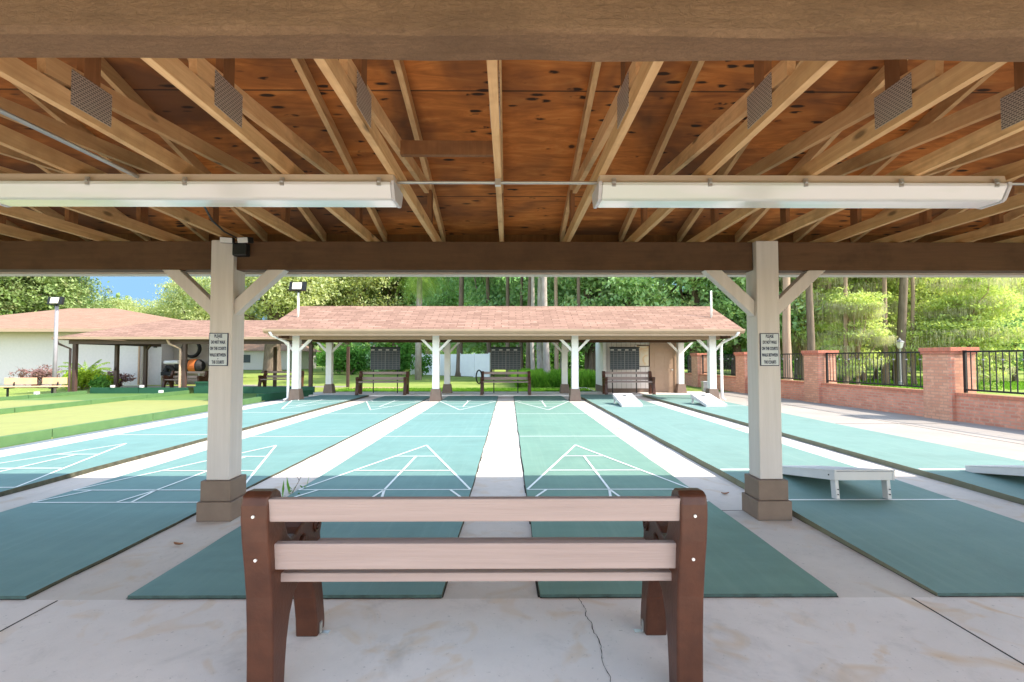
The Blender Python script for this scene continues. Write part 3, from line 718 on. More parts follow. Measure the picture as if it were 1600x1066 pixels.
# storage room under the right end
sr = Q(MB().box(4.06, 6.98, 20.30, 21.9, 0, 2.36).build('storage_room', M['siding'], fs_))
Q(MB().box(4.07, 6.97, 20.285, 20.299, 0.036, .20).build('base_band', M['postbase'], fs_))
Q(MB().box(3.92, 4.05, 20.20, 21.95, .3, 2.30).build('corner_panel', M['white_sunlit_post'], fs_, .004))
Q(MB().box(3.90, 4.052, 20.19, 21.96, .0, .298).build('corner_base', M['postbase'], fs_, .004))
dr = Q(MB().box(5.98, 6.90, 20.27, 20.298, .036, 2.07).build('door', M['door'], fs_, .004))
for x0, x1, z0, z1 in ((6.07, 6.40, .22, .92), (6.50, 6.82, .22, .92), (6.07, 6.40, 1.04, 1.68), (6.50, 6.82, 1.04, 1.68), (6.07, 6.40, 1.78, 1.96), (6.50, 6.82, 1.78, 1.96)):
    MB().box(x0, x1, 20.262, 20.271, z0, z1).build('panel', M['door'], dr, .008)
MB().tube([(6.80, 20.268, .98), (6.80, 20.20, .98)], [.02, .035], 10).build('door_knob', M['bolt'], dr)
fr = MB().box(5.88, 5.975, 20.25, 20.297, .036, 2.15).box(6.905, 6.99, 20.25, 20.297, .036, 2.15).box(5.975, 6.905, 20.25, 20.297, 2.075, 2.15)
Q(fr.build('door_frame', M['door'], fs_, .004))
t = thing('wall_map', 'framed faded tan map on the storage room wall beside the door', 'picture', (5.58, 20.26, 1.10))
MB().box(-.29, .29, -.012, .02, 0, .90).box(-.29, .29, -.025, -.012, 0, .035).box(-.29, .29, -.025, -.012, .865, .90).box(-.29, -.255, -.025, -.012, .035, .865).box(.255, .29, -.025, -.012, .035, .865).build('frame', M['brownmetal'], t)
MB().box(-.254, .254, -.016, -.013, .036, .864).build('print', M['map'], t)

# scoreboards
def scoreboard(label, loc, first=None):
    if first: return dup(first, loc, 0, label)
    t = thing('scoreboard', label, 'scoreboard', loc, 0, 'slatted scoreboards on poles behind the far benches')
    W = .60
    MB().box(-W, W, -.012, .012, .95, 1.84).build('board', M['slate'], t)
    g_ = MB()
    for k in range(9):
        x = -W+2*W*k/8; wd = .012 if k == 4 else .005
        g_.box(x-wd, x+wd, -.022, -.0125, .97, 1.72)
    for k in range(9):
        z = .98+k*.09; g_.box(-W+.009, W-.009, -.0185, -.0128, z-.005, z+.005)
    g_.build('grid', M['pale_metal'], t)
    for k in range(4):
        x = -W+.02+k*W/2; MB().box(x, x+.14, -.026, -.0127, 1.735, 1.785).build('name_plate', M['whitepanel'], t)
    MB().box(-W-.02, W+.02, -.03, .03, 1.842, 1.88).build('top_rail', M['black'], t)
    for s in (-1, 1):
        MB().tube([(s*W*.82, .035, 0), (s*W*.82, .035, 1.84)], .022, 8).build('pole', M['black'], t)
        MB().box(s*W*.78-.03, s*W*.78+.03, -.05, .04, 1.882, 1.96).build('clamp_lamp', M['whitepanel'], t, .01)
    return t
sb = scoreboard('dark slatted scoreboard in front of the hedge', (-5.05, 19.95, .035))
scoreboard('dark slatted scoreboard in front of the white fence end and dark trunks', (-.12, 19.95, .035), sb)
scoreboard('dark slatted scoreboard in front of the storage room wall', (4.75, 19.95, .035), sb)
a = [(-1.18+.11*math.cos(q), 19.3, .72+.26*math.sin(q)) for q in [2*math.pi*k/24 for k in range(25)]]
o = MB().tube(a, .026, 8, False).build('hose_loop', M['rubber'], None, smooth=True); tag(o, 'black coiled hose hanging at the left end of the middle far bench', 'hose')

# flood lights
M['housing_lens'] = simple('cream lamp glass', (.86, .80, .62), (.80, .74, .56), .3, 8, spec=.6)
def flood(loc, H, label, pole_mat, scale=1.0, head=True, yaw=0):
    t = thing('flood_light', label, 'flood light', loc, yaw, None)
    MB().tube([(0, 0, 0), (0, 0, H)], [.075*scale, .06*scale], 12).build('pole', pole_mat, t, smooth=True)
    if head:
        MB().bar((-.10, 0, H+.02), (.10, 0, H+.02), .04, .04).bar((0, 0, H-.02), (0, 0, H+.14), .04, .04).build('bracket', M['black'], t)
        h = MB().box(-.29, .29, -.05, .06, -.16, .16)
        for k in range(9): h.box(-.26+k*.062, -.25+k*.062, .061, .10, -.13, .13)
        h = h.build('lamp_head', M['black'], t, .01, loc=(0, -.05, H+.22)); h.rotation_euler = (R(-12), 0, 0)
        MB().box(-.17, .15, -.062, -.0505, -.12, .12).build('lens', M['housing_lens'], h)
    return t
M['housing_lens'] = simple('cream lamp glass', (.86, .80, .62), (.80, .74, .56), .3, 8, spec=.6)
flood((-18.25, 19.7, -.05), 3.60, 'grey lamp pole with a square flood light beside the wooden bench', M['pale_metal'])
flood((-7.47, 17.25, 2.86), .92, 'pale pole with a square flood light on the left end of the far roof', M['white_sunlit_post'], .5)
flood((7.22, 17.25, 2.86), 1.0, 'bare pale pipe standing on the right end of the far roof', M['white_sunlit_post'], .5, False)

# ---------------------------------------------------------------- covered walkway and clubhouse
wk = thing('covered_walkway', 'shingled walkway roof on dark brown posts beside the clubhouse', 'walkway', (-13, 23, 0))
OW = Vector((-13, 23, 0))
def K(o_): o_.location = Vector(o_.location)-OW; return o_
K(MB().add([(-18.75, 20.25, 2.33), (-8.15, 20.25, 2.33), (-8.15, 23.1, 3.26), (-16.3, 23.1, 3.26), (-18.75, 26.0, 2.33), (-8.15, 26.0, 2.33)],
           [(0, 1, 2, 3), (0, 3, 4), (3, 2, 5, 4), (1, 5, 2), (0, 4, 5, 1)]).build('roof', M['shingle'], wk))
K(MB().box(-18.78, -8.15, 20.10, 20.24, 2.24, 2.34).build('gutter', M['fascia'], wk)); K(MB().box(-18.8, -18.76, 20.1, 26, 2.22, 2.33).build('gutter', M['fascia'], wk))
K(MB().box(-18.4, -8.3, 20.45, 20.6, 2.05, 2.20).build('beam', M['brownmetal'], wk)); K(MB().box(-18.35, -18.2, 20.6, 25.6, 2.05, 2.2).build('beam', M['brownmetal'], wk))
for x, y, ds in ((-18.2, 20.55, 1), (-13.62, 20.55, 1), (-8.35, 20.6, 0), (-18.1, 22.6, 0), (-17.75, 23.9, 2), (-12.2, 25.5, 0), (-8.4, 25.5, 0)):
    p = K(MB().box(-.07, .07, -.07, .07, -.05, 2.05).build('post', M['brownmetal'], wk, .006, loc=(x, y, 0)))
    if ds: MB().tube([(-.55 if ds == 1 else .45, -.3, 2.24), (-.5 if ds == 1 else .42, -.25, 2.06), (-.13 if ds == 1 else .12, -.09, 1.85), (-.13 if ds == 1 else .12, -.09, .05), (-.2, -.12, 0)], .045, 8).build('downspout', M['fascia'] if x > -15 else M['brownmetal'], p, smooth=True)
K(MB().bar((-18.1, 22.6, 1.15), (-18.1, 22.5, .9), .05, .1).build('bracket', M['brownmetal'], wk))
ch = thing('clubhouse', 'white stucco clubhouse with a low orange tan hip roof', 'building', (-26, 30, 0))
OC = Vector((-26, 30, 0))
def H(o_): o_.location = Vector(o_.location)-OC; return o_
H(MB().box(-33.3, -20.3, 27.0, 35, -.05, 2.98).build('wall', M['stucco'], ch))
H(MB().box(-20.3, -19.6, 27.6, 34, -.05, 2.98).build('wall', M['stucco'], ch))
H(MB().box(-19.6, -16.9, 28.6, 29.2, -.05, 2.98).build('recess_wall', M['recess'], ch))
H(MB().box(-16.9, -16.0, 27.6, 28.6, -.05, 2.98).build('wall', M['stucco'], ch))
H(MB().tube([(-20.36, 26.93, 2.9), (-20.36, 26.93, 0)], .05, 8).build('downspout', M['door'], ch))
H(MB().add([(-34, 26, 3.02), (-15.9, 26, 3.02), (-26.6, 33, 4.83), (-29.7, 33, 4.83), (-34, 38, 3.02), (-17.5, 38, 3.02)],
           [(0, 1, 2, 3), (0, 3, 4), (3, 2, 5, 4), (1, 5, 2), (0, 4, 5, 1)]).build('roof', M['shingle_o'], ch))
H(MB().box(-34.05, -15.85, 25.93, 25.995, 2.86, 3.03).build('fascia', M['door'], ch))
b_ = MB().box(-.06, .06, -.06, .06, 0, .12).box(-.08, .08, -.08, .08, .125, .15).build('wall_lamp', M['black'], ch, loc=Vector((-15.55, 27.5, 1.95))-OC)
b_ = MB().box(-.06, .06, -.06, .06, 0, .12).box(-.08, .08, -.08, .08, .125, .15).build('wall_lamp', M['black'], ch, loc=Vector((-19.9, 27.5, 2.05))-OC)
struct(MB().box(-32, -8.6, 25.2, 26.4, -.08, -.035).build('pavement', M['apron']))
struct(MB().box(-17.0, -13.9, 26.4, 27.6, -.08, -.036).build('pavement', M['apron']))
struct(MB().box(-7.9, -5.2, 23.4, 25.1, -.08, -.036).build('bare_earth', m_concrete('bare pink earth', (.52, .30, .21), .3)))
struct(MB().box(3.2, 3.95, 20.8, 40, -.08, -.036).build('pavement', M['apron']))
a = [(-18.35+.47*math.cos(q), 28.3, 2.0+.47*math.sin(q)) for q in [2*math.pi*k/32 for k in range(33)]]
hs = MB()
for k, dy in enumerate((0, .05, .1)): hs.tube([(x, y-dy, z+.01*k) for x, y, z in a], .075, 8, False)
o = hs.build('hose_coil', M['rubber'], None, smooth=True); tag(o, 'large black coiled hose hanging on the beige recess wall', 'hose')
t = thing('equipment_roll', 'black padded roll with an orange band lying above the brown bench', 'equipment roll', (-18.15, 27.9, .30))
MB().tube([(-.75, 0, .72), (-.68, 0, .72), (.52, 0, .72), (.72, 0, .72)], [.26, .36, .37, .24], 20).build('roll', M['rubber'], t, smooth=False, bevel=.02)
MB().tube([(.05, 0, .72), (.42, 0, .72)], [.385, .385], 20).build('orange_band', M['orange'], t)
for s in (-1, 1): MB().bar((s*.5, 0, -.33), (s*.5, 0, .36), .07, .07).build('leg', M['metal'], t)
o = MB().tube([(-19.35, 27.5, 1.22), (-18.55, 27.5, 1.24)], [.10, .11], 14).build('paper_roll', M['white'], None, .01); tag(o, 'white roll lying across the dark bag in the recess', 'roll')
o = MB().box(-.35, .35, -.2, .2, 0, .22).tube([(-.2, 0, .22), (-.1, 0, .5), (.15, -.05, .45), (.25, 0, .2)], [.16, .12, .14, .12], 10).build('equipment_bag', M['rubber'], None, .05, loc=(-19.15, 27.6, .48)); tag(o, 'small dark blue black equipment bag in the recess beside the roll', 'bag')
o = MB().bar((-.3, 0, .46), (.3, 0, .46), .4, .03).bar((-.25, -.15, 0), (-.25, .15, .46), .04, .04).bar((.25, .15, 0), (.25, -.15, .46), .04, .04).build('folding_stand', M['metal'], None, loc=(-19.15, 27.6, 0)); tag(o, 'grey folding stand under the dark equipment bag', 'stand')
# distant house seen under the walkway roof
hh = thing('distant_house', 'small white house with tan roof far across the lawn behind the oak', 'building', (-33, 62, 0))
MB().box(-5, 5, 0, 9, 0, 2.4).build('wall', M['stucco'], hh)
MB().add([(-5.6, -.6, 2.4), (5.6, -.6, 2.4), (3, 4.5, 4.2), (-3, 4.5, 4.2), (-5.6, 9.6, 2.4), (5.6, 9.6, 2.4)], [(0, 1, 2, 3), (0, 3, 4), (3, 2, 5, 4), (1, 5, 2), (0, 4, 5, 1)]).build('roof', M['shingle_o'], hh)
for x in (-3.4, -.8, 2.2): MB().box(x, x+1.0, -.04, -.001, .9, 1.9).build('window', M['slate'], hh)

# ---------------------------------------------------------------- brick wall with railings
ANG = math.atan(.05)
bw = thing('brick_wall', 'low red brick wall with tall pale brick piers along the right side', 'wall', (10.41, 11.4, -.03), ANG)
# local: x away from the courts, y along the wall
PY = [-4.55, 0, 4.55, 9.1, 13.65]; PL = .74
segs_ = []
for i in range(-1, 5):
    a = (PY[i]+PL) if i >= 0 else -8.4
    b = PY[i+1] if i+1 < len(PY) else 15.5
    if i >= 0 or True: segs_.append((a, b))
for a, b in segs_:
    MB().box(.10, .40, a+.001, b-.001, 0, .60).build('low_wall', M['brick'], bw)
    MB().box(.075, .425, a+.001, b-.001, .601, .67).build('coping', M['brickcap'], bw, .004)
    MB().box(.082, .418, a+.003, b-.003, .6705, .674).build('coping_top', M['cap_top'], bw)
for y in PY:
    p = MB().box(0, .62, y, y+PL, 0, 1.58).build('pier', M['brick_pale'], bw)
    MB().box(-.03, .65, y-.03, y+PL+.03, 1.581, 1.65).box(-.055, .675, y-.055, y+PL+.055, 1.651, 1.745).build('cap', M['brickcap'], p, .006)
    MB().box(-.002, .10, y-.0025, y+.06, 0, 1.58).build('corner_bricks', M['brick'], p)
def railing(a, b, label):
    L = b-a; o = Vector((.25, (a+b)/2, .70)); o.rotate(Matrix.Rotation(ANG, 3, 'Z'))
    t = thing('metal_railing', label, 'railing', Vector((10.41, 11.4, -.03))+o, ANG, 'black railings on the brick wall')
    MB().box(-.02, .02, -L/2, L/2, .03, .07).build('rail', M['black'], t); MB().box(-.02, .02, -L/2, L/2, .92, .96).build('rail', M['black'], t)
    n = int(L/.135)
    bars = []
    for k in range(1, n):
        y = -L/2+L*k/n
        bar = MB().box(-.0085, .0085, -.0085, .0085, .071, .919).build('baluster', M['black'], t, loc=(0, y, 0)) if not bars else bars[0].copy()
        if bars: C.objects.link(bar); bar.parent = t; bar.location = (0, y, 0)
        bars.append(bar)
    for s in (-1, 1): MB().box(-.025, .025, s*L/2-.03, s*L/2+.03, -.02, .97).build('end_post', M['black'], t)
    for k in range(2, n, 3):
        y = -L/2+L*k/n; MB().box(-.02, .02, y-.022, y+.022, .74, .77).build('collar', M['pale_metal'], t)
RL = ['nearest black railing with bright lawn behind, cut by right picture edge', 'black railing between the two big brick piers with cypress trunks behind',
      'black railing seen just right of the near right post', 'black railing seen through the far shelter end posts', 'farthest short black railing by the dark vines']
for (a, b), l in zip([(PY[0]+PL+.1, PY[1]-.10), (PY[1]+PL+.06, PY[2]-.06), (PY[2]+PL+.06, PY[3]-.06), (PY[3]+PL+.06, PY[4]-.06), (PY[4]+PL+.02, 15.4)], RL): railing(a, b, l)
o = MB().box(-.14, .14, -.12, .12, 0, .42).box(-.16, .16, -.14, .14, .421, .47).build('grey_bin', M['metal'], None, .02, loc=(8.85, 21.9, -.05)); tag(o, 'small grey bin standing before the far brick wall', 'bin')
def lantern(loc, label):
    t = thing('street_lamp', label, 'street lamp', loc, 0, 'lantern posts beyond the brick wall')
    MB().tube([(0, 0, 0), (0, 0, .3), (0, 0, .35), (0, 0, 2.0)], [.11, .10, .05, .045], 10).build('pole', M['pale_metal'], t, smooth=False)
    MB().tube([(0, 0, 2.0), (0, 0, 2.05), (0, 0, 2.32)], [.07, .12, .19], 6).build('lantern_glass', M['whitepanel'], t)
    MB().tube([(0, 0, 2.321), (0, 0, 2.36), (0, 0, 2.47), (0, 0, 2.56)], [.22, .20, .06, .02], 6).build('lantern_roof', M['pale_metal'], t)
lantern((20.2, 25, -.05), 'pale lantern post behind the railing by the big cypress trunk')
lantern((20.7, 35, -.05), 'distant lantern post seen just right of the notice')

# ---------------------------------------------------------------- white fence
wf = thing('vinyl_fence', 'white vinyl privacy fence across the lawn behind the far shelter', 'fence', (-5.2, 41, -.05), math.atan2(-7, 7.4))
n = 6; L = 10.2
for k in range(n):
    x = -L/2+k*L/n
    MB().box(x+.03, x+L/n-.03, -.02, .02, .05, 1.78).build('panel', M['white'], wf); MB().box(x+.03, x+L/n-.03, -.035, .035, 1.781, 1.85).build('rail', M['white'], wf)
for k in range(n+1):
    x = -L/2+k*L/n; MB().box(x-.06, x+.06, -.06, .06, 0, 1.93).build('fence_post', M['white'], wf, .01)

# ---------------------------------------------------------------- vegetation
def cards(pts, size, seed, nrm=None, aspect=.55, jit=.5, droop=0.0):
    r = np.random.default_rng(seed); n = len(pts)
    a = r.normal(size=(n, 3)); a /= np.linalg.norm(a, axis=1)[:, None]
    if droop: a[:, 2] -= droop; a /= np.linalg.norm(a, axis=1)[:, None]
    b = r.normal(size=(n, 3)); 
    if nrm is not None: b = b*.6; c0 = np.array(nrm)[None, :]; b = np.cross(c0+b*.6, a)
    b -= (a*b).sum(1)[:, None]*a; b /= np.linalg.norm(b, axis=1)[:, None]
    s = size*(1+jit*(r.random(n)-.5)*2)
    a = a*s[:, None]; b = b*(s*aspect)[:, None]
    v = np.stack([pts-a, pts-b*1.0+a*.1, pts+a, pts+b*1.0+a*.1], 1).reshape(-1, 3)
    return v
def card_mesh(name, v, mat):
    n = len(v)//4; m = bpy.data.meshes.new(name)
    m.vertices.add(len(v)); m.vertices.foreach_set('co', v.astype(np.float32).ravel())
    m.loops.add(4*n); m.loops.foreach_set('vertex_index', np.arange(4*n, dtype=np.int32))
    m.polygons.add(n); m.polygons.foreach_set('loop_start', np.arange(0, 4*n, 4, dtype=np.int32)); m.polygons.foreach_set('loop_total', np.full(n, 4, np.int32))
    m.materials.append(mat); m.update(); m.validate(); return m
def clump_pts(blobs, ncl, per, spread, seed, flat=.55, shell=.55):
    r = np.random.default_rng(seed); out = []
    wts = np.array([b[3]*b[4]*b[5] for b in blobs])**.67; wts = wts/wts.sum()
    for b, wt in zip(blobs, wts):
        k = max(3, int(ncl*wt)); d = r.normal(size=(k, 3)); d /= np.linalg.norm(d, axis=1)[:, None]
        rad = shell+(1-shell)*r.random(k); rad *= 1+.18*r.normal(size=k)
        c = np.array(b[:3])+d*np.array(b[3:6])*rad[:, None]
        q = r.normal(size=(k, per, 3))*spread*np.array([1, 1, flat])*(0.6+.8*r.random((k, 1, 1)))
        out.append((c[:, None, :]+q).reshape(-1, 3))
    return np.concatenate(out)
def limbs(H, r0, blobs, seed, lean=.4, fork=.35, n=9):
    rr = random.Random(seed); mb = MB()
    top = Vector((rr.uniform(-lean, lean), rr.uniform(-lean, lean), H*.62))
    pts = [Vector((0, 0, -.2)), Vector((0, 0, .25))]+[Vector((top.x*t+rr.uniform(-.1, .1), top.y*t+rr.uniform(-.1, .1), H*.62*t)) for t in (.25, .5, .75, 1)]
    mb.tube(pts, [r0*1.45, r0*1.1, r0*.95, r0*.85, r0*.72, r0*.5], 12)
    for b in blobs:
        t = rr.uniform(fork, .95); a = top*t; a.z = H*.62*t
        e = Vector(b[:3]); m1 = a.lerp(e, .4)+Vector((rr.uniform(-.4, .4), rr.uniform(-.4, .4), rr.uniform(.1, .6))); m2 = a.lerp(e, .75)+Vector((rr.uniform(-.3, .3), rr.uniform(-.3, .3), rr.uniform(-.2, .3)))
        mb.tube([a, m1, m2, e], [r0*.42, r0*.3, r0*.18, r0*.07], 7)
    return mb
def make_tree(name, label, cat, loc, H, W, r0, leaf, bark, seed, ncl=420, per=34, size=.17, spread=.5, low=.25, nb=10, group=None, flat=.55, moss=0, aspect=.55, droop=0):
    rr = random.Random(seed); blobs = []
    for k in range(nb):
        a = 2*math.pi*k/nb*1.618*2; q = rr.uniform(.25, 1)
        z = H*(low+(1-low)*rr.uniform(.12, .92)); rad = W*(1-.45*((z/H-low)/(1-low)))*.62*q
        s = W*rr.uniform(.26, .42)
        blobs.append((rad*math.cos(a), rad*math.sin(a), z, s, s, s*rr.uniform(.5, .8)))
    t = thing(name, label, cat, loc, rr.uniform(0, 6.28), group)
    limbs(H, r0, blobs, seed).build('trunk', bark, t, smooth=True)
    p = clump_pts(blobs, ncl, per, spread, seed, flat)
    link('crown', card_mesh('crown', cards(p, size, seed, (0, 0, 1), aspect, .5, droop), leaf), t)
    if moss:
        link('hanging_moss', card_mesh('hanging_moss', moss_v(blobs, moss, seed), M['moss']), t)
    return t
def moss_v(blobs, n, seed):
    r = np.random.default_rng(seed+5); out = []
    for b in blobs:
        k = n//len(blobs); d = r.normal(size=(k, 3)); d /= np.linalg.norm(d, axis=1)[:, None]; d[:, 2] = -np.abs(d[:, 2])*.6
        c = np.array(b[:3])+d*np.array(b[3:6])*.9
        g = np.repeat(c, 4, 0)+r.normal(size=(k*4, 3))*[.16, .16, .05]
        ln = (.15+.9*r.random(k*4)**2)[:, None]; wd = r.uniform(.008, .03, k*4)[:, None]; a = r.uniform(0, 3.14, k*4)[:, None]
        u = np.concatenate([np.cos(a), np.sin(a), a*0], 1)*wd; dn = np.concatenate([a*0, a*0, -ln], 1)+r.normal(size=(k*4, 3))*.05
        out.append(np.stack([g-u, g+u, g+dn+u*.3, g+dn-u*.3], 1).reshape(-1, 3))
    return np.concatenate(out)
def px(p, D): return (p-795)*D/760

GT = 'leafy trees behind the clubhouse and shelters'
# left: oaks behind the clubhouse
tA = make_tree('oak_tree', 'big leafy oak behind the left part of the clubhouse roof', 'tree', (px(20, 47), 47, 0), 15, 8.5, .45, M['oak'], M['bark'], 11, 1300, 34, .155, .50, .12, 19, GT)
tB = make_tree('oak_tree', 'broad light oak with a thick trunk on the lawn left of the far shelter', 'tree', (px(427, 50), 50, 0), 15, 10.5, .80, M['oak_light'], M['bark'], 23, 1200, 32, .16, .52, .24, 18, GT)
dup(tA, (px(92, 50), 50, 0), 2.0, 'leafy oak behind the lamp pole and clubhouse ridge', GT, (.75, .75, .93))
dup(tA, (px(-60, 44), 44, 0), 4.0, 'leafy oak at the left picture edge', GT, (1, 1, 1))
dup(tB, (px(250, 72), 72, 0), 1.3, 'lower round tree under the patch of blue sky', GT, (.85, .85, .62))
dup(tB, (px(190, 66), 66, 0), 3.3, 'olive green tree behind the clubhouse roof slope', GT, (.7, .7, .60))
dup(tB, (px(320, 66), 66, 0), 5.0, 'pale tree behind the walkway roof left of the near post', GT, (.8, .8, .78))
dup(tB, (px(540, 56), 56, 0), 2.4, 'pale leafy tree right of the thick oak trunk', GT, (.95, .95, 1.0))
dup(tB, (px(620, 62), 62, 0), .4, 'pale leafy tree behind the white fence left end', GT, (.95, .95, 1.05))
# centre: pines / deep wood
tC = make_tree('broadleaf_tree', 'dark green bushy tree behind the middle of the far roof', 'tree', (px(760, 46), 46, 0), 16, 6.5, .32, M['deep'], M['bark_pale'], 31, 1000, 34, .16, .55, .10, 14, 'dark trees behind the far shelter')
GD = 'dark trees behind the far shelter'
for p_, D, rz, sc, l in ((700, 52, 1, 1.0, 'dark green tree behind the white fence'), (830, 44, 2, 1.0, 'dark green tree left of the slim grey trunk'), (880, 38, 3, .95, 'dark green tree behind the second white post of the far roof'),
                         (930, 42, 4, 1, 'dark green tree behind the storage room left side'), (980, 37, 5, .9, 'dark green tree behind the scoreboard of the storage room'), (670, 60, .5, 1.1, 'dark green tree behind the palm')):
    dup(tC, (px(p_, D), D, 0), rz, l, GD, (sc, sc, sc))
tD = make_tree('vine_covered_tree', 'bright vine covered tree behind the right half of the far roof', 'tree', (px(1000, 31), 31, 0), 12, 5.2, .28, M['vine'], M['bark'], 41, 900, 30, .15, .42, .04, 15, 'vine covered trees right of the far roof')
for p_, D, rz, sc, l in ((1085, 30, 1.5, 1.0, 'vine covered tree behind the bare roof pipe'), (1150, 31, 3.2, 1.0, 'vine covered tree between the far roof end and the near right post'), (925, 33, 4.2, .95, 'vine covered tree behind the centre right of the far roof'), (1195, 36, 2.2, 1.0, 'vine covered tree hidden partly by the near right post')):
    dup(tD, (px(p_, D), D, 0), rz, l, 'vine covered trees right of the far roof', (sc, sc, sc))
# slim trunks in the wood
def trunk_tree(p_, D, r0, label, mat, H=15, lean=0, leaf='deep', seed=1, crown=True):
    t = thing('slim_tree', label, 'tree', (px(p_, D), D, 0), 0, 'slim trunks in the wood')
    rr = random.Random(seed); pts = [(lean*z/H+rr.uniform(-.06, .06), rr.uniform(-.06, .06), z) for z in (-.2, .4, 2.5, 5, 8, 11, H)]
    pts = [(x*1.0, y, z) for x, y, z in pts]
    MB().tube(pts, [r0*1.7, r0*1.15, r0, r0*.9, r0*.8, r0*.65, r0*.4], 10).build('trunk', mat, t, smooth=True)
    blobs = [(lean*.8+rr.uniform(-1.4, 1.4), rr.uniform(-1.4, 1.4), H*rr.uniform(.62, 1.0), 1.2, 1.2, .8) for _ in range(7)]
    p = clump_pts(blobs, 110, 24, .45, seed); link('crown', card_mesh('crown', cards(p, .17, seed, (0, 0, 1)), M[leaf]), t)
    return t
TR = [(718, 40, .24, 'bark', 0.2), (765, 42, .20, 'bark', -.3), (793, 36, .16, 'bark', .1), (845, 33, .28, 'bark_pale', .2), (833, 30, .12, 'bark_pale', -.1), (854, 27, .17, 'bark_pale', -.3), (826, 34, .18, 'bark', .2),
      (868, 31, .13, 'bark_tan', .1), (815, 38, .14, 'bark', 0), (902, 30, .12, 'bark', .2), (918, 34, .2, 'bark', -.2)]
TL = ['slim dark trunk above the far roof left of centre', 'slim dark trunk above the roof near the middle', 'slim grey brown trunk just right of the roof centre line', 'pale grey trunk rising above the far roof right of centre',
      'thin pale trunk left of the grey trunk', 'pale trunk seen under the far roof beside the rear white post', 'dark trunk seen under the far roof right of the middle scoreboard', 'thin tan trunk seen under the roof left of the rear white post',
      'slim brown trunk behind the right edge of the middle scoreboard', 'thin dark trunk right of the front white post', 'dark trunk left of the storage room corner']
for i, ((p_, D, r0, mt, ln), l) in enumerate(zip(TR, TL)): trunk_tree(p_, D, r0, l, M[mt], 15, ln, 'deep', 60+i)
# palm with grey trunk
t = thing('palm_tree', 'palm with a straight grey trunk above the far roof', 'tree', (px(654, 34), 34, 0))
MB().tube([(0, 0, -.1), (0, 0, 3), (.05, 0, 6), (.05, 0, 8.2)], [.25, .21, .2, .19], 12).build('trunk', M['bark_pale'], t, smooth=True)
def frond_v(base, az, L, el, droop, n=26, leaf=.6, seed=0):
    r = random.Random(seed); vs = []; p = Vector(base); d = Vector((math.cos(az)*math.cos(el), math.sin(az)*math.cos(el), math.sin(el)))
    side = Vector((-math.sin(az), math.cos(az), 0))
    for k in range(n):
        p = p+d*(L/n); d.z -= droop/n; d.normalize(); t_ = k/n; ll = leaf*(math.sin(math.pi*min(1, t_*1.05+.08))*.9+.1)
        for s in (-1, 1):
            e = p+side*s*ll*.8+d*ll*.45+Vector((0, 0, -ll*.35-r.uniform(0, .08))); w_ = d*.028
            vs += [p-w_, p+w_, e+w_*.4, e-w_*.4]
        u = Vector((0, 0, .018)); q = p-d*(L/n); vs += [q-u, p-u, p+u, q+u]
    return vs
vs = []
for k in range(26): vs += frond_v((.05, 0, 8.1), k*2.4, 3.1, R(60-k*4.6), 1.6+.02*k, 26, .75, k)
link('crown', card_mesh('crown', np.array([tuple(v) for v in vs]), M['palmleaf']), t)
# cypress trees at right, with moss
GC = 'light cypress trees behind the brick wall'
tE = make_tree('cypress_tree', 'cypress with yellow green sprays and hanging moss right beside the near right post', 'tree', (px(1262, 30), 30, 0), 14, 4.6, .22, M['cypress'], M['bark_tan'], 51, 470, 32, .14, .42, .16, 15, GC, .30, 3000, .42, .35)
tF = make_tree('cypress_tree', 'broad cypress with light feathery branches before the right picture edge', 'tree', (px(1465, 34), 34, 0), 14, 6.4, .20, M['cypress'], M['bark_tan'], 57, 640, 34, .14, .45, .16, 18, GC, .25, 2600, .42, .35)
LOW = (1255, 1352, 1490, 1515, 1342)
for p_, D, rz, sc, src, l in ((1300, 33, 2, 1.0, tE, 'cypress with twin trunks and moss above the second brick pier'), (1325, 31, 4, .9, tE, 'smaller mossy cypress drooping over the railing middle'),
                              (1402, 32, 1, 1.0, tF, 'tall cypress with the thickest leaning trunk behind the lantern post'), (1540, 38, 3, 1.05, tF, 'feathery cypress above the biggest brick pier'),
                              (1385, 40, 5, 1.05, tE, 'cypress deep behind the railing with pale trunk'), (1230, 36, 3.5, 1.0, tE, 'mossy cypress half hidden by the near right post'), (1255, 29, 2.6, .72, tE, 'low mossy cypress beside the notice on the right post'), (1352, 31, 1.2, .68, tE, 'low drooping cypress over the railing between the brick piers'), (1490, 31, 0.3, .72, tF, 'low feathery cypress right of the lantern post'), (1515, 26, 1.9, .58, tF, 'low pale feathery cypress just behind the biggest brick pier'), (1342, 25, 4.4, .46, tE, 'smallest drooping mossy cypress close behind the railing'), (1640, 48, 2.2, .95, tF, 'cypress at the right picture edge far over the lawn')):
    dup(src, (px(p_, D), D, -1.1 if p_ in LOW else 0), rz, l, GC, (sc, sc, sc))
for i, (p_, D, r0, ln, l) in enumerate(((1268, 24, .17, .1, 'thick tan trunk just left of the second brick pier'), (1322, 25, .10, .25, 'thin orange tan trunk behind the railing'), (1386, 27, .12, .15, 'straight tan trunk left of the lantern post'),
                                        (1408, 26, .21, .9, 'thick grey brown leaning trunk behind the lantern post'), (1430, 27, .10, .1, 'thin trunk right of the lantern post'), (1300, 30, .2, -.2, 'grey trunk right of the second brick pier'),
                                        (1370, 33, .11, .1, 'thin distant trunk behind the railing bars'), (1345, 36, .14, 0, 'dark distant trunk behind the railing middle'), (1232, 22, .17, -.1, 'pale buttressed trunk seen beside the notice'))):
    trunk_tree(p_, D, r0, l, M['bark_tan' if i % 3 else 'bark'], 14, ln, 'cypress', 90+i)
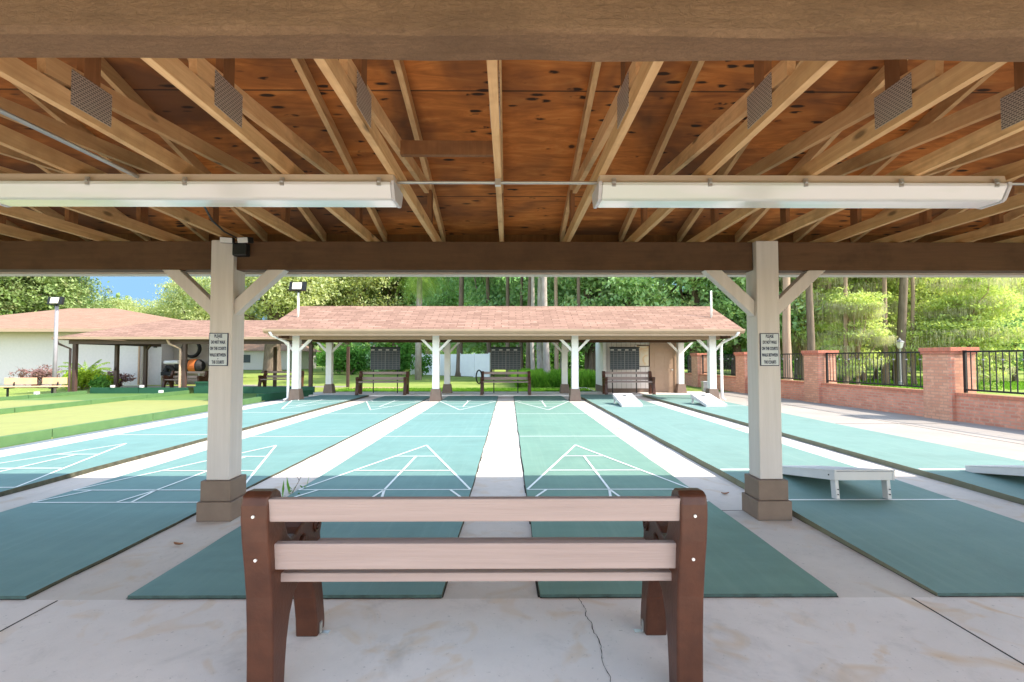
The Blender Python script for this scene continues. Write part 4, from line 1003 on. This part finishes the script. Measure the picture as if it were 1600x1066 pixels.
dup(tC, (px(1330, 46), 46, 0), 2.7, 'dark tree filling the gap behind the mossy cypresses', GD, (1.1, 1.1, 1)); dup(tC, (px(1420, 50), 50, 0), 4.7, 'dark tree behind the lantern post cypress', GD, (1.1, 1.1, 1))
dup(tC, (px(1250, 44), 44, 0), 1.7, 'dark tree behind the second brick pier', GD, (1, 1, 1))
dup(tD, (px(1590, 30), 30, 0), 1.0, 'small round green tree on the lawn behind the nearest railing', 'vine covered trees right of the far roof', (.5, .5, .42))
# far wood masses
def woods(name, x0, x1, y, H, n, seed, mat, size=.38):
    r = np.random.default_rng(seed); k = n//40
    c = np.stack([r.uniform(x0, x1, k), y+r.normal(size=k)*3.0, H*np.sqrt(r.random(k))*(.82+.18*np.sin(np.linspace(0, 1, k)))], 1)
    c[:, 2] = r.uniform(.0, 1, k)*H*(.8+.25*np.sin(c[:, 0]*.33+seed)+.1*np.sin(c[:, 0]*1.1))
    p = (c[:, None, :]+r.normal(size=(k, 40, 3))*[1.1, 1.1, .7]).reshape(-1, 3)
    return stuff(link(name, card_mesh(name, cards(p, size, seed, (0, 0, 1), .6), mat)))
woods('distant_woods', px(560, 74), px(1200, 74), 76, 20, 60000, 3, M['deep'])
woods('distant_woods', px(-100, 105), px(560, 105), 108, 12.5, 40000, 4, M['oak'], .5)
woods('distant_woods', px(1180, 66), px(1560, 66), 68, 18, 60000, 5, M['deep'])
for i, (xa, xb, yy) in enumerate(((px(-60, 92), px(640, 92), 95), (px(560, 72), px(1250, 72), 73), (px(1180, 64), px(1640, 64), 65))): woods('distant_woods', xa, xb, yy, 3.4, 22000, 30+i, M['hedge'], .32)
woods('distant_woods', px(1400, 118), px(1750, 118), 120, 13, 30000, 6, M['oak_light'], .5)
# understory behind far shelter
def shrub(name, label, loc, rx, ry, rz_, mat, n, size, seed, cat='shrub', group=None, stems=5):
    t = thing(name, label, cat, loc, 0, group); rr = random.Random(seed)
    blobs = [(rr.uniform(-.6, .6)*rx, rr.uniform(-.6, .6)*ry, rz_*rr.uniform(.45, .75), rx*.5, ry*.5, rz_*.42) for _ in range(9)]
    p = clump_pts(blobs, n//24, 24, size*1.6, seed, .8, .5); p[:, 2] = np.abs(p[:, 2])
    link('foliage', card_mesh('foliage', cards(p, size, seed), mat), t)
    mb = MB()
    for k in range(stems): a = rr.uniform(0, 6.28); mb.tube([(0, 0, -.05), (math.cos(a)*rx*.2, math.sin(a)*ry*.2, rz_*.35), (math.cos(a)*rx*.5, math.sin(a)*ry*.5, rz_*.75)], [.04, .03, .012], 6)
    mb.build('stem', M['bark'], t); return t
shrub('hedge', 'dense rounded green hedge at the lawn edge left of the first scoreboard', (px(550, 45), 45, -.05), 2.7, 1.3, 2.25, M['hedge'], 9000, .12, 3, 'hedge')
shrub('hedge', 'dense green bush between the first scoreboard and the white fence', (px(628, 43), 43, -.05), .8, 1.0, 2.6, M['hedge'], 4000, .12, 4, 'hedge')
shrub('hedge', 'low dark hedge stretch behind the first scoreboard', (px(596, 45), 45, -.05), 1.6, 1.0, 1.8, M['deep'], 4500, .12, 5, 'hedge')
shrub('open_shrub', 'loose grey green shrub in front of the white fence', (px(659, 39.5), 39.5, -.05), 1.0, .8, 1.6, M['hedge'], 600, .10, 6)
def sprig(seed): return None
# clubhouse planting
shrub('flowering_shrub', 'lime yellow shrub left of the brown corner post', (px(104, 22.5), 23.5, -.05), .75, .5, .85, M['lime'], 2600, .06, 21)
shrub('flowering_shrub', 'yellow green shrub right of the brown corner post', (px(142, 22.5), 23.2, -.05), .6, .45, .6, M['lime'], 1800, .06, 22)
shrub('flowering_shrub', 'mauve flowering shrub by the clubhouse wall right of the cycad', (px(175, 24), 24.6, -.05), .5, .4, .8, M['mauve'], 1500, .05, 23)
shrub('flowering_shrub', 'low mauve shrub behind the wooden bench', (px(35, 24), 25.0, -.05), 1.3, .4, .95, M['mauve'], 2200, .05, 24)
shrub('flowering_shrub', 'small green clump before the brown post', (px(155, 21.6), 21.8, -.05), .45, .35, .55, M['hedge'], 1300, .06, 25)
t = thing('cycad', 'feathery cycad with arching fronds against the white clubhouse wall', 'plant', (px(140, 24.5), 24.5, -.05))
MB().tube([(0, 0, 0), (0, 0, .55)], [.16, .13], 10).build('trunk', M['bark'], t)
vs = []
for k in range(34): vs += frond_v((0, 0, .55), k*2.4, 1.15+.2*random.random(), R(72-k*2.0), 1.5, 18, .16, k)
link('fronds', card_mesh('fronds', np.array([tuple(v) for v in vs]), M['palmleaf']), t)
def grass_patch(name, x0, x1, y0, y1, n, h, seed, mat):
    r = np.random.default_rng(seed); p = np.stack([r.uniform(x0, x1, n), r.uniform(y0, y1, n), np.full(n, -.05)], 1)
    a = r.uniform(0, 6.28, n); w_ = .018+.02*r.random(n); hh_ = h*(.4+.8*r.random(n)); u = np.stack([np.cos(a)*w_, np.sin(a)*w_, a*0], 1)
    tip = np.stack([r.normal(size=n)*hh_*.35, r.normal(size=n)*hh_*.35, hh_], 1)
    v = np.stack([p-u, p+u, p+tip+u*.15, p+tip-u*.15], 1).reshape(-1, 3)
    return stuff(link(name, card_mesh(name, v, mat)))
grass_patch('tall_grass', px(806, 26), px(935, 26), 25, 33, 16000, .75, 5, M['grassblade'])
grass_patch('tall_grass', 11.5, 32, 23, 34, 14000, .14, 6, M['grassblade'])
grass_patch('lawn_grass', -8, 3.8, 20.9, 24, 14000, .07, 8, M['grassblade'])
# weed growing at the slab edge and a dry leaf
t = thing('weed', 'small green weed growing from the slab edge by the brown bench end', 'weed', (-2.37, 5.35, GZ))
vs = []
rr = random.Random(3)
for k in range(22):
    x = rr.uniform(-.06, .10); y = rr.uniform(-.28, .25); a = rr.uniform(0, 6.28); L = rr.uniform(.03, .09); b0 = Vector((x, y, .0)); e = b0+Vector((math.cos(a)*L, math.sin(a)*L, rr.uniform(.02, .05)+(.14 if k % 7 == 0 else 0)))
    s = Vector((-math.sin(a), math.cos(a), 0))*.012; mid = b0.lerp(e, .55); vs += [b0, mid-s, e, mid+s]
link('leaves', card_mesh('leaves', np.array([tuple(v) for v in vs]), M['hedge']), t)
MB().tube([(0, .05, 0), (.05, .1, .12), (.10, .12, .24)], [.004, .003, .002], 5).tube([(.05, .1, .12), (.0, .12, .2)], [.003, .002], 5).build('stem', M['bark'], t)
LF = [(-.20, 3.93, 'curled dry leaf on the centre walk just beyond the bench'), (2.34, 5.3, 'dry leaf on the walk left of the near right post base'), (-2.6, 3.9, 'dry leaf on the walk below the near left post')]
for x, y, l in LF:
    vs = []; fs = []
    for i in range(7):
        u = i/6-.5; hw_ = .022*math.cos(u*math.pi)**.7+.001 if abs(u) < .5 else .001
        vs += [(u*.085, -hw_, .012+.05*u*u), (u*.085, 0, .004+.05*u*u), (u*.085, hw_, .014+.05*u*u)]
        if i: o_ = 3*i; fs += [(o_-3, o_-2, o_+1, o_), (o_-2, o_-1, o_+2, o_+1)]
    o = MB().add(vs, fs).build('dry_leaf', M['dryleaf'], None, loc=(x, y, GZ+.002)); o.rotation_euler = (0, 0, random.uniform(0, 3)); tag(o, l, 'leaf', 'dry leaves on the walks')
